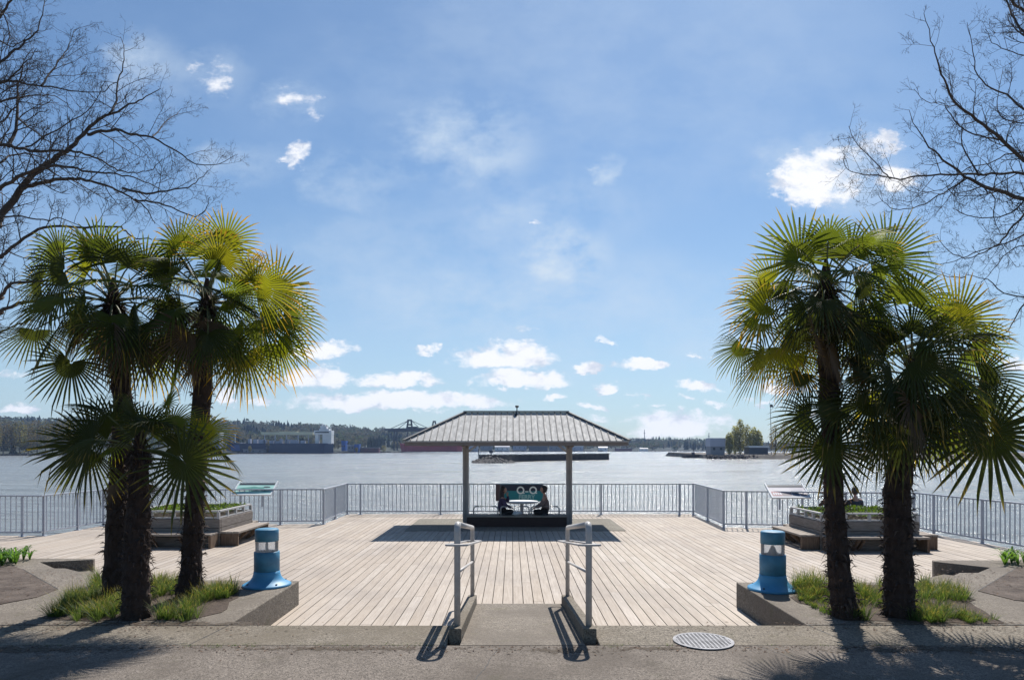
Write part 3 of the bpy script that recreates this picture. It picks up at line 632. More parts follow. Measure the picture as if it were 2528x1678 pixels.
bx = (1.0, 22.2); r = thing('banner', 'dark teal banner with two white rings and FERRY, hung on railing', 'banner', (.33, 22.20, 0))
m = MB(); m.box(-.72, .68, 0, .008, .44, .99); m.build('cloth', M['banner'], r)
m = MB(); m.box(-.72, .68, -.004, -.0005, .78, .99); m.build('header', M['banner_navy'], r)
m = MB(); m.box(-.86, -.722, -.002, .006, .45, .99); m.build('edge_panel', M['banner_purple'], r)
for cx_ in (-.053, .355):
    m = MB(); k = 32; vs = []
    for j in range(k):
        a = 2*math.pi*j/k; vs += [(cx_+.125*math.cos(a), -.008, .80+.125*math.sin(a)), (cx_+.080*math.cos(a), -.008, .80+.080*math.sin(a))]
    m.add(vs, [(2*j, (2*j+2) % (2*k), (2*j+3) % (2*k), 2*j+1) for j in range(k)]); m.box(cx_+.03, cx_+.13, -.011, -.0082, .69, .725); m.build('ring_letter', M['bwhite'], r)
    m = MB(); m.lathe([(.045,0)]+[(.0,.001)], (0,0,0), 20); m.v = [(cx_-.01+v[0], -.009-v[2], .81+v[1]) for v in m.v]; m.build('ring_letter', M['banner_navy'], r)
m = MB(); m.box(.10, .20, -.009, -.006, .735, .77); m.build('dash_mark', M['bwhite'], r)
text('FERRY', .19, 'bteal', r, (.15, -.010, .575), bold=.006)
# ------------------------------------------------------------------ people
def skin_mesh(nodes, edges, root=0, sub=2):
    me = bpy.data.meshes.new('t'); me.from_pydata([n[0] for n in nodes], edges, []); o = bpy.data.objects.new('t', me); COL.objects.link(o)
    sk = o.modifiers.new('s', 'SKIN'); sk.use_smooth_shade = True; sk.branch_smoothing = .6
    for i, n in enumerate(nodes):
        rr = n[1] if isinstance(n[1], tuple) else (n[1], n[1]); me.skin_vertices[0].data[i].radius = rr; me.skin_vertices[0].data[i].use_root = (i == root)
    s2 = o.modifiers.new('u', 'SUBSURF'); s2.levels = sub; s2.render_levels = sub
    dg = bpy.context.evaluated_depsgraph_get(); res = bpy.data.meshes.new_from_object(o.evaluated_get(dg)); bpy.data.objects.remove(o); return res
def ell(bm, c, r, rot=None, fn=None, sub=3):
    t = bmesh.ops.create_icosphere(bm, subdivisions=sub, radius=1)
    for v in t['verts']:
        p = v.co.copy()
        if fn: p = fn(p)
        p = Vector((p.x*r[0], p.y*r[1], p.z*r[2]))
        if rot: p = rot @ p
        v.co = p+Vector(c)
M['skin'] = mat('skin', (.50,.27,.19), .55, var=.1); 
def person(loc, rz, sc, label, jc, tc_, hc, pose='cross', long_hair=True, hand_up=False):
    mj = mat('jacket_fabric', jc, .85, var=.35, vscale=9); mt = mat('trouser_fabric', tc_, .85, var=.3, vscale=8); mh = mat('hair', hc, .5, var=.4, vscale=25)
    ns = []; es = []
    def n(p, r, par=None):
        ns.append((Vector(p), r)); i = len(ns)-1
        if par is not None: es.append((par, i))
        return i
    def limbs(grow, which):
        ns.clear(); es.clear(); J = {}
        pel = n((0,0,.10), (.10+grow,.13+grow)); J['pel'] = pel
        if which in ('body', 'jacket'):
            w = n((.01,0,.28), (.085+grow,.115+grow), pel); c = n((.03,0,.44), (.10+grow,.14+grow), w); u = n((.035,0,.53), (.07+grow,.11+grow), c); nk = n((.045,0,.60), .048+(grow*.6), u)
            if which == 'body': n((.06,0,.68), .045, nk); 
            for s in (-1, 1):
                sh = n((.03,s*.15,.53), .055+grow, u)
                up = hand_up and s == 1
                el = n((.13,s*.21,.33) if not up else (.22,s*.16,.40), .041+grow, sh)
                wr = n((.31,s*.11,.24) if not up else (.20,s*.08,.60), .027+grow*.8, el)
                if which == 'body':
                    d = (Vector(ns[wr][0])-Vector(ns[el][0])).normalized(); side = Vector((0,1,0)) if not up else Vector((1,0,0))
                    pm = n(ns[wr][0]+d*.055, (.018,.030), wr)
                    for k in range(4):
                        a = n(ns[pm][0]+d*.035+side*(k-1.5)*.017, .009, pm); b = n(ns[a][0]+d*(.03+.004*(k in (1,2)))+Vector((0,0,-.008)), .008, a); n(ns[b][0]+d*.02+Vector((0,0,-.016)), .007, b)
                    a = n(ns[wr][0]+d*.025+side*(-s)*.032, .010, wr); n(ns[a][0]+d*.03+side*(-s)*.012, .008, a)
        if which in ('body', 'trousers'):
            for s in (-1, 1):
                h = n((.03,s*.085,.09), .085+grow, pel)
                if pose == 'cross':
                    k_ = n((.36,s*.20,.10), .058+grow, h); an = n((.20,-s*.10,.045), .036+grow, k_)
                    if which == 'body': n((.10,-s*.16,.04), .034, an)
                else:
                    k_ = n((.42,s*.11,.08), .06+grow, h); an = n((.46,s*.11,-.24), .038+grow, k_)
                    if which == 'body': n((.58,s*.12,-.27), .032, an)
        return list(ns), list(es)
    a, b = limbs(0, 'body'); me = skin_mesh(a, b)
    bm = bmesh.new(); bm.from_mesh(me); hcn = Vector((.075,0,.775))
    def face(p):
        if p.x > 0: 
            if abs(p.y) < .22 and -.25 < p.z < .15: p.x += .17*(1-abs(p.y)/.22)*(1-abs(p.z+.05)/.25)
            if p.z < -.4: p.y *= .78; p.x *= .92
        if .12 < p.z < .3 and p.x > .6: p.x -= .06
        return p
    ell(bm, hcn, (.096,.076,.118), fn=face, sub=4)
    for s in (-1, 1): ell(bm, hcn+Vector((-.005,s*.078,-.01)), (.018,.010,.030), sub=1)
    bm.to_mesh(me); bm.free(); me.materials.clear(); me.materials.append(M['skin']); me.polygons.foreach_set('use_smooth', [True]*len(me.polygons))
    root = bpy.data.objects.new('person', me); COL.objects.link(root); root.location = loc; root.rotation_euler = (0,0,rz); root.scale = (sc,)*3; tag(root, label, 'person')
    for nm, mm, g_ in (('jacket', mj, .016), ('trousers', mt, .010)):
        a, b = limbs(g_, nm); m2 = skin_mesh(a, b); m2.materials.clear(); m2.materials.append(mm); m2.polygons.foreach_set('use_smooth', [True]*len(m2.polygons)); o = bpy.data.objects.new(nm, m2); COL.objects.link(o); o.parent = root
    bm = bmesh.new()
    def cap(p):
        if p.x > .35 and p.z < .45: p.x = .35*.9
        return p*(1+.05*noise.noise(p*5))
    ell(bm, hcn+Vector((-.014,0,.016)), (.106,.090,.120), fn=cap)
    if long_hair: ell(bm, hcn+Vector((-.062,0,-.17)), (.082,.105,.23), fn=lambda p: p*(1+.12*noise.noise(p*4)))
    else: ell(bm, hcn+Vector((-.085,0,.05)), (.045,.05,.045))
    m2 = bpy.data.meshes.new('hair'); bm.to_mesh(m2); bm.free(); m2.materials.append(mh); m2.polygons.foreach_set('use_smooth', [True]*len(m2.polygons)); o = bpy.data.objects.new('hair', m2); COL.objects.link(o); o.parent = root
    if pose == 'cross':
        for s in (-1, 1):
            bm = bmesh.new(); ell(bm, (.12,-s*.14,.04), (.12,.042,.04), rot=Matrix.Rotation(.3*s, 3, 'Z')); m2 = bpy.data.meshes.new('shoe'); bm.to_mesh(m2); bm.free(); m2.materials.append(M['signblack']); o = bpy.data.objects.new('shoe', m2); COL.objects.link(o); o.parent = root
    return root
person((-.30, 19.12, .295), 0, .90, 'person with long dark hair seated on the bench facing right', (.075,.055,.12), (.012,.012,.015), (.030,.014,.012), hand_up=True)
person((.95, 19.12, .295), math.pi, .92, 'person in a taupe jacket seated on the bench facing left', (.24,.175,.16), (.02,.018,.022), (.018,.012,.012), long_hair=False)
person((8.32, 16.50, .43), math.pi/2, .90, 'person in dark clothes behind right planter, between the two trunks', (.05,.055,.075), (.03,.03,.04), (.03,.03,.035), pose='sit', long_hair=False)
person((7.66, 16.50, .43), math.pi/2, .86, 'person in brown behind the right planter, mostly hidden by trunk', (.10,.07,.06), (.04,.035,.04), (.30,.15,.10), pose='sit')
# ------------------------------------------------------------------ palms
def fan(mb, hub, axis, nrm, R, rr, n=32, spread=4.0, droop=.22, cup=.10, jag=.09, fuse=.30, broken=.16):
    axis = axis.normalized(); nrm = (nrm-axis*nrm.dot(axis)).normalized(); side = axis.cross(nrm); dl = spread/n
    G_ = Vector((0,0,-1))
    def pt(a, r, lift=0.0):
        d = axis*math.cos(a)+side*math.sin(a); q = r/R
        return hub+d*r+nrm*(cup*R*(q-.6*q*q)+lift)+G_*(droop*R*q**2.4)
    for i in range(n):
        a = -spread/2+dl*(i+.5); Rl = R*(.80+.20*math.cos(a*.62))*rr.uniform(1-jag*1.6, 1+jag); fr = fuse*R*(.85+.15*math.cos(a))
        a2 = a+rr.uniform(-.022, .022); dr = rr.uniform(0, .10)
        br = rr.random() < broken
        o = len(mb.v)
        rs = [.03*R, fr*.55, fr]; vs = []
        for q, r_ in enumerate(rs):
            vs += [pt(a-dl/2, r_), pt(a, r_, .42*dl*r_), pt(a+dl/2, r_)]
        wr = fr*dl/2
        for q, (t, w) in enumerate(((.35,1.05),(.70,.72))):
            r_ = fr+(Rl-fr)*t; sd_ = (-axis*math.sin(a2)+side*math.cos(a2))*wr*w; c = pt(a2, r_)+G_*dr*R*t*t*(.5)+(G_*R*.10*t if br else Vector())
            vs += [c-sd_, c+nrm*wr*w*.75, c+sd_]
        tip = pt(a2, Rl*(.97 if not br else .88))+G_*dr*R*.6+(G_*R*.28 if br else Vector()); vs.append(tip)
        fs = []
        for q in range(4): b = q*3; fs += [(b, b+1, b+4, b+3), (b+1, b+2, b+5, b+4)]
        fs += [(12, 13, 15), (13, 14, 15)]
        mb.add(vs, fs, 0)
        rad_ = [.03, fr/R*.55, fr/R, (fr+(Rl-fr)*.35)/R, (fr+(Rl-fr)*.7)/R]; e = rr.random()
        for q in range(5):
            for w in range(3): mb.uv[o+q*3+w] = (e, rad_[q])
        mb.uv[o+15] = (e, 1.0)
FCOUNT = 0
def frond(parent, origin, base, hub, axis, nrm, R, rr, mt, sag=.06, **kw):
    base = base-origin; hub = hub-origin
    mb = MB(); mid = (base+hub)/2+Vector((0,0,sag)); pts = [base, base.lerp(mid, .5)+Vector((0,0,sag*.25)), mid, mid.lerp(hub, .5)+Vector((0,0,sag*.25)), hub]
    fan(mb, hub, axis, nrm, R, rr, **kw)
    mb.tube(pts, [.014,.011,.010,.009,.009], 5, m=1, cap=False)
    return mb.build('frond', [M[mt], M['stalk']], parent)
def palm_trunk(pts, rs, root, origin, rr, ntag, shag=.03):
    mb = MB(); k = 18; P_ = []
    # resample
    n = 46; seg = len(pts)-1
    for i in range(n+1):
        t = i/n*seg; j = min(int(t), seg-1); f = t-j; P_.append((Vector(pts[j]).lerp(Vector(pts[j+1]), f)-origin, rs[j]+(rs[j+1]-rs[j])*f))
    vs = []
    for i, (c, r_) in enumerate(P_):
        for j in range(k):
            a = 2*math.pi*j/k; q = 1+.13*noise.noise(Vector((math.cos(a)*2, math.sin(a)*2, c.z*6+origin.x)))+.06*math.sin(c.z*38+j)
            vs.append(c+Vector((math.cos(a), math.sin(a), 0))*r_*q)
    mb.add(vs, [(i*k+j, i*k+(j+1)%k, (i+1)*k+(j+1)%k, (i+1)*k+j) for i in range(n) for j in range(k)]+[tuple(range(n*k, n*k+k))])
    for _ in range(ntag):   # old leaf bases and shaggy fibre
        t = rr.random()**.8; i = int(t*n); c, r_ = P_[min(i, n)]; a = rr.uniform(0, 6.283); d = Vector((math.cos(a), math.sin(a), 0)); s_ = Vector((-math.sin(a), math.cos(a), 0))
        big = rr.random() < .40; L = rr.uniform(.05, .13) if big else rr.uniform(.03, .08); w = rr.uniform(.008, .017) if big else .004; el = rr.uniform(-1.1, .9)
        p = c+d*r_*.93; dr = (d*math.cos(el)+Vector((0,0,1))*math.sin(el)+s_*rr.uniform(-.3, .3)).normalized(); tip = p+dr*L+Vector((0,0,-.25*L))
        mid = p+dr*L*.55+Vector((0,0,.006))
        mb.add([p-s_*w*1.3, p+s_*w*1.3, mid+s_*w, mid-s_*w, tip, mid+Vector((0,0,.010))], [(0,1,5),(0,5,3),(1,2,5),(3,5,4),(2,4,5),(0,3,2,1),(3,4,2)], 1 if (big and rr.random() < .22) else 0)
    return mb.build('trunk', [M['palmbark'], M['palmtag']], root)
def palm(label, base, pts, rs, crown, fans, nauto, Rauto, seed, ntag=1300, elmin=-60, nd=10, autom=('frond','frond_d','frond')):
    rr = random.Random(seed); o = Vector((base[0], base[1], .334)); root = thing('palm_tree', label, 'palm tree', o, group='fan palms by the terrace')
    crown = Vector(crown); cz = crown-o; pts = list(pts); pts[-1] = (crown.x, crown.y, crown.z-.06)
    rs = list(rs); pts.insert(-1, (pts[-2][0]*.12+crown.x*.88, pts[-2][1]*.12+crown.y*.88, pts[-2][2]*.12+(crown.z-.06)*.88)); rs.append(rs[-1]*.6)
    palm_trunk(pts, rs, root, o, rr, ntag)
    mb = MB()
    # crown heart: fibre, spear leaves and hanging dead leaf stalks
    mb.tube([cz+Vector((0,0,-.30)), cz+Vector((0,0,-.1)), cz+Vector((0,0,.12)), cz+Vector((0,0,.26))], [rs[-1]*1.2, rs[-1]*1.3, rs[-1]*.9, .02], 14)
    for _ in range(220):
        a = rr.uniform(0, 6.283); el = rr.uniform(-1.3, 1.2); L = rr.uniform(.10, .32); d = Vector((math.cos(a)*math.cos(el), math.sin(a)*math.cos(el), math.sin(el))); p = cz+Vector((math.cos(a), math.sin(a), 0))*rs[-1]*1.1+Vector((0,0,rr.uniform(-.30, .12)))
        s_ = Vector((-math.sin(a), math.cos(a), 0))*rr.uniform(.003, .010); mb.add([p-s_, p+s_, p+d*L+Vector((0,0,-.3*L))], [(0,1,2)], rr.choice((0, 1)))
    cr = mb.build('crown', [M['palmbark'], M['palmtag']], root)
    for f in fans:
        px, py, ang, Rp, tilt, dd, mt = f[:7]; kw = f[7] if len(f) > 7 else {}
        d_ = crown.y+dd; hub = D(px, py, d_); R = Rp*1.22*1.0702/F*d_; a = rad(ang)
        out = hub-crown
        ax = Vector((math.cos(a), .0, math.sin(a)))+Vector((0, tilt, 0))
        big = 'droop' in (f[7] if len(f) > 7 else {}); j_ = .15 if big else rr.choice((.5, 1.0, 1.3))
        nr = Vector((-.1*math.cos(a)+rr.uniform(-j_, j_), -1, .15+rr.uniform(-j_, j_))); ax = ax+Vector((0, rr.uniform(-j_, j_)*.6, 0))
        k = dict(droop=.16+.12*rr.random(), cup=rr.uniform(.05, .25), spread=rr.uniform(3.5, 4.4)); k.update(kw)
        frond(cr, o, crown+Vector((0,0,-.05)), hub, ax, nr, R, rr, mt, **k)
    for i in range(nauto):
        az = i*2.39996+seed; t = (i+.5)/nauto; el = rad(78+(elmin-78)*t+rr.uniform(-10, 10)); L = rr.uniform(.42, .70)*(.65+.35*min(1, 1.3*t+.3)); R = Rauto*rr.uniform(.92, 1.22)
        p = Vector((math.cos(az)*math.cos(el), math.sin(az)*math.cos(el), math.sin(el))); hub = crown+p*L+Vector((0,0,-.10*L*(1-abs(p.z))))
        ax = (p+Vector((0,0,-.35-.3*t))).normalized() if el < 1.0 else p
        nr = Vector((0,0,1))-ax*ax.z
        if nr.length < .2: nr = -Vector((p.x, p.y, 0))
        nr = nr.normalized()+Vector((rr.uniform(-.5,.5), rr.uniform(-.5,.5), rr.uniform(-.2,.2)))
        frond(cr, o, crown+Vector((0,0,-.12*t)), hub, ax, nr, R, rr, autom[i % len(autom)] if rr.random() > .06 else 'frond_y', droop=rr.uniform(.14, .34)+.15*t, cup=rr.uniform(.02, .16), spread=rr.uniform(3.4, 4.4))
    for i in range(nd):   # dead leaves hanging under the crown against the trunk
        az = i*2.4+seed*1.3; p = Vector((math.cos(az), math.sin(az), 0)); hub = crown+p*rr.uniform(.20, .36)+Vector((0,0,rr.uniform(-.50, -.22)))
        frond(cr, o, crown+Vector((0,0,-.2)), hub, Vector((p.x*.45, p.y*.45, -1)), p, Rauto*rr.uniform(.6, .8), rr, 'frond_dead', sag=.02, n=26, spread=2.6, droop=.1, cup=.05)
    return root
V3 = Vector
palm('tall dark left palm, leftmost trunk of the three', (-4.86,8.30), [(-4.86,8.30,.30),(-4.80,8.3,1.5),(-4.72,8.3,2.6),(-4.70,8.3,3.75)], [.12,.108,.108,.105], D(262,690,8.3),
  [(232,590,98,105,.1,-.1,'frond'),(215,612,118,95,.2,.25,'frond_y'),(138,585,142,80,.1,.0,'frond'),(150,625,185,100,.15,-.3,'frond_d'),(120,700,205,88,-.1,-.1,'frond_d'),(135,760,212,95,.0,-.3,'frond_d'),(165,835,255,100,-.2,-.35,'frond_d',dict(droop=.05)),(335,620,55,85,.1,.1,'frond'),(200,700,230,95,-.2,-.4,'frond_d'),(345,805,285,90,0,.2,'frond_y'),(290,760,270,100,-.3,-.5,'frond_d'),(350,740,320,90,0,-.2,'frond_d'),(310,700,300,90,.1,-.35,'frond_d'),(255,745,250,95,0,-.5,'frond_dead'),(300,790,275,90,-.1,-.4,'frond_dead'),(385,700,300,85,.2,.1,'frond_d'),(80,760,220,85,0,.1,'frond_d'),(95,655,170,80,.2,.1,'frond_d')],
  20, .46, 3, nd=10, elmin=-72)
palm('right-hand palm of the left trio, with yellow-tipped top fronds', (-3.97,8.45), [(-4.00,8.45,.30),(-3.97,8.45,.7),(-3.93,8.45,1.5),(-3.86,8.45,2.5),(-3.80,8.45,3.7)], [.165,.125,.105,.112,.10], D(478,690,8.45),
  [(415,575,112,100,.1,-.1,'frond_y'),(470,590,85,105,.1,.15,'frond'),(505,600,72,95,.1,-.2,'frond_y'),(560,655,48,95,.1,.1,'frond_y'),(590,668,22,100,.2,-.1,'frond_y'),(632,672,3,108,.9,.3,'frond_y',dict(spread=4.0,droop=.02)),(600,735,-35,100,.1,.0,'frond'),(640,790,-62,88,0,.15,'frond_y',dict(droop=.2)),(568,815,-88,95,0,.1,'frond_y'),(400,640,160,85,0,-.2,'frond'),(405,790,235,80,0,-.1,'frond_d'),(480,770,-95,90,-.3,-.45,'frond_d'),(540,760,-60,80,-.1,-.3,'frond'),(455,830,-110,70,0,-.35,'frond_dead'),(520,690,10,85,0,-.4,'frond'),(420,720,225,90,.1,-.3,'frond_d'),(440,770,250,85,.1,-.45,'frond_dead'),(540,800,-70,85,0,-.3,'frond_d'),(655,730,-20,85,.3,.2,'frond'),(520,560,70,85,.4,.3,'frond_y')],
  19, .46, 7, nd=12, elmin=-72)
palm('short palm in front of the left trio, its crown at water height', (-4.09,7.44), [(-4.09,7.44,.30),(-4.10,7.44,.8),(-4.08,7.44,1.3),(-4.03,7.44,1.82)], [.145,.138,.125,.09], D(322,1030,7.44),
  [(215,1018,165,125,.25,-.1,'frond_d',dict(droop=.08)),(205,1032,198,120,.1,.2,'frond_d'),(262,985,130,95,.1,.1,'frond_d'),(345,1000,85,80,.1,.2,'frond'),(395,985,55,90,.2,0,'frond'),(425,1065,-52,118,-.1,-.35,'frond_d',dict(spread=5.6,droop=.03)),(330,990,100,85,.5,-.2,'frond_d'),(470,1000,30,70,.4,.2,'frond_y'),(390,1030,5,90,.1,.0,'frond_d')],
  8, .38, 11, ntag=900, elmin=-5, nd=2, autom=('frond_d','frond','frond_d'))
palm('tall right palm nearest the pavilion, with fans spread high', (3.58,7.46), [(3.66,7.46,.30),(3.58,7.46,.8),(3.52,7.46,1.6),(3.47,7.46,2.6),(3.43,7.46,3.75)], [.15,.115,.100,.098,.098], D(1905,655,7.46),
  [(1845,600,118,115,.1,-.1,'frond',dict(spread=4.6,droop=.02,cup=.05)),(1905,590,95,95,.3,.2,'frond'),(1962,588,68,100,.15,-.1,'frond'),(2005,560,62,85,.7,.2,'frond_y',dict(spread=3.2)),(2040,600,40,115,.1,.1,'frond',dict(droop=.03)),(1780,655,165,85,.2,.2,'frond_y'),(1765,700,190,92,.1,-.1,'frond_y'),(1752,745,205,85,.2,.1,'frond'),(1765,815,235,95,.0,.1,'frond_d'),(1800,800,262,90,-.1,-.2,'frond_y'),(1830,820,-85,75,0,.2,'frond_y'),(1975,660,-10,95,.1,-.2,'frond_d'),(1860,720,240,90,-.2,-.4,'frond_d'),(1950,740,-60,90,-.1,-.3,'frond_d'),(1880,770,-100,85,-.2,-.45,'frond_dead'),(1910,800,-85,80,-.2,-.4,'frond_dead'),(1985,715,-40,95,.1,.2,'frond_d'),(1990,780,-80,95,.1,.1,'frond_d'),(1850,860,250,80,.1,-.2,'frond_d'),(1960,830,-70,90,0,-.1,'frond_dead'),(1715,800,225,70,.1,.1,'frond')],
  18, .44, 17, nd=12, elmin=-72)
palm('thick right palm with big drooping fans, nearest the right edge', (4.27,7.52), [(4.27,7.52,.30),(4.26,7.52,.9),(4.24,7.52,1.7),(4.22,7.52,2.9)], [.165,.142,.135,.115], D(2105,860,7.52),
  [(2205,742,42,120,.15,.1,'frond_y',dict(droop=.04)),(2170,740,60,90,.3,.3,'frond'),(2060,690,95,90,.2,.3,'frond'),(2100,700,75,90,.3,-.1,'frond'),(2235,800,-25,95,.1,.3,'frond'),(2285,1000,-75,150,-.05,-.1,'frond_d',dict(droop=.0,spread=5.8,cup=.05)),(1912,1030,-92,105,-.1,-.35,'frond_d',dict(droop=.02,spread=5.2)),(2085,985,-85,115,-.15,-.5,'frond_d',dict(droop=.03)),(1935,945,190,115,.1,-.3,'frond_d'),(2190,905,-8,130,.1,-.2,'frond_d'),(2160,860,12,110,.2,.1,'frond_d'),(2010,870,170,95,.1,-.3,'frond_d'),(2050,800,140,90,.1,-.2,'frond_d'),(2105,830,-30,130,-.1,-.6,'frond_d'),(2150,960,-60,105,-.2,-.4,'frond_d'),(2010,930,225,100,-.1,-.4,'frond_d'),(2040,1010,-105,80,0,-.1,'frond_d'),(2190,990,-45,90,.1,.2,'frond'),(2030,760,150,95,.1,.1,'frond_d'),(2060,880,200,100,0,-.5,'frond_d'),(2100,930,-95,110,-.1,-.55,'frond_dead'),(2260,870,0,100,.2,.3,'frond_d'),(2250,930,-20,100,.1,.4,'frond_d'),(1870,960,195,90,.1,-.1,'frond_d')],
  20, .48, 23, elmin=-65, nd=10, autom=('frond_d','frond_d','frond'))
# ------------------------------------------------------------------ grass around the palms, strap leaved plants
def inside(p, poly):
    c = False; j = len(poly)-1
    for i in range(len(poly)):
        if (poly[i][1] > p[1]) != (poly[j][1] > p[1]) and p[0] < (poly[j][0]-poly[i][0])*(p[1]-poly[i][1])/(poly[j][1]-poly[i][1])+poly[i][0]: c = not c
        j = i
    return c
def grass(poly, n, seed, label):
    rr = random.Random(seed); mb = MB(); xs = [p[0] for p in poly]; ys = [p[1] for p in poly]
    tufts = []
    while len(tufts) < n:
        p = (rr.uniform(min(xs), max(xs)), rr.uniform(min(ys), max(ys)))
        if inside(p, poly) and noise.noise(Vector((p[0]*1.6, p[1]*1.6, seed))) > -.10: tufts.append(p)
    for (x_, y_) in tufts:
        H = rr.uniform(.07, .26)*(.6+.8*(.5+noise.noise(Vector((x_*1.3, y_*1.3, seed+4))))); lean = Vector((rr.uniform(-.35, .35), rr.uniform(-.45, .15), 0))
        for _ in range(34):
            a = rr.uniform(0, 6.283); sp = rr.uniform(.1, .9); p = Vector((x_, y_, .338))+Vector((math.cos(a), math.sin(a), 0))*rr.uniform(0, .045)
            d = Vector((math.cos(a)*sp, math.sin(a)*sp, 1))+lean; h = H*rr.uniform(.6, 1.15); d.normalize(); s_ = Vector((-math.sin(a), math.cos(a), 0))*rr.uniform(.0018, .0032)
            m_ = p+d*h*.55; t = p+d*h*.95+Vector((math.cos(a), math.sin(a), 0))*h*.28*sp+lean*h*.2; o = mb.add([p-s_, p+s_, m_+s_*.8, m_-s_*.8, t], [(0,1,2,3),(3,2,4)])
            e = rr.random()
            for k, v in enumerate((0, 0, .55, .55, 1)): mb.uv[o+k] = (e, v)
    o = mb.build('grass', M['grass']); tag(o, label, 'grass', kind='stuff'); return o
grass(LB, 400, 4, 'clumps of long green grass around the left palm trunks')
grass(RB, 400, 6, 'clumps of long green grass around the right palm trunks')
def weeds(seed):
    rr = random.Random(seed); mb = MB()
    for (x0, x1, y0, y1, n) in ((-3.2,-.7,6.36,6.5,34),(.9,1.5,6.36,6.5,8),(-9,-4,6.38,6.5,20),(2.2,5.5,6.38,6.5,14)):
        for _ in range(n):
            cx_, cy_ = rr.uniform(x0, x1), rr.uniform(y0, y1)
            for _ in range(14):
                a = rr.uniform(0, 6.28); L = rr.uniform(.010, .03); p = Vector((cx_+rr.gauss(0, .03), cy_+rr.gauss(0, .012), .322)); d = Vector((math.cos(a), math.sin(a), rr.uniform(.3, 1)))*L; s_ = Vector((-math.sin(a), math.cos(a), 0))*.004
                o = mb.add([p-s_, p+s_, p+d], [(0,1,2)])
    tag(mb.build('moss', M['shrub']), 'small weeds and moss growing in the joint by the kerb', 'weeds', kind='stuff')
weeds(3)
def strap(loc, n, label, seed):
    rr = random.Random(seed); mb = MB()
    for _ in range(n):
        a = rr.uniform(0, 6.28); rd = rr.uniform(0, .45)*1.0; c = Vector((math.cos(a)*rd*1.5, math.sin(a)*rd, 0))
        for _ in range(9):
            a = rr.uniform(0, 6.28); L = rr.uniform(.16, .32); w = rr.uniform(.009, .014); d = Vector((math.cos(a), math.sin(a), 0)); s_ = Vector((-math.sin(a), math.cos(a), 0))*w; el = rr.uniform(.7, 1.4)
            p = [c, c+d*L*.4*math.cos(el)+V3((0,0,L*.5)), c+d*L*(.75*math.cos(el)+.1)+V3((0,0,L*.75*math.sin(el)+.02)), c+d*L*(math.cos(el)+.35)+V3((0,0,L*.7*math.sin(el)))]
            mb.add([p[0]-s_, p[0]+s_, p[1]+s_, p[1]-s_, p[2]+s_*.8, p[2]-s_*.8, p[3]], [(0,1,2,3),(3,2,4,5),(5,4,6)])
    o = mb.build('strap_leaf_plant', M['strap'], loc=loc); tag(o, label, 'plant')
strap((-8.35,11.0,.34), 26, 'clump of strap-leaved green plants at the left frame edge', 1)
strap((8.35,10.75,.34), 34, 'clump of strap-leaved green plants at the right frame edge', 2)
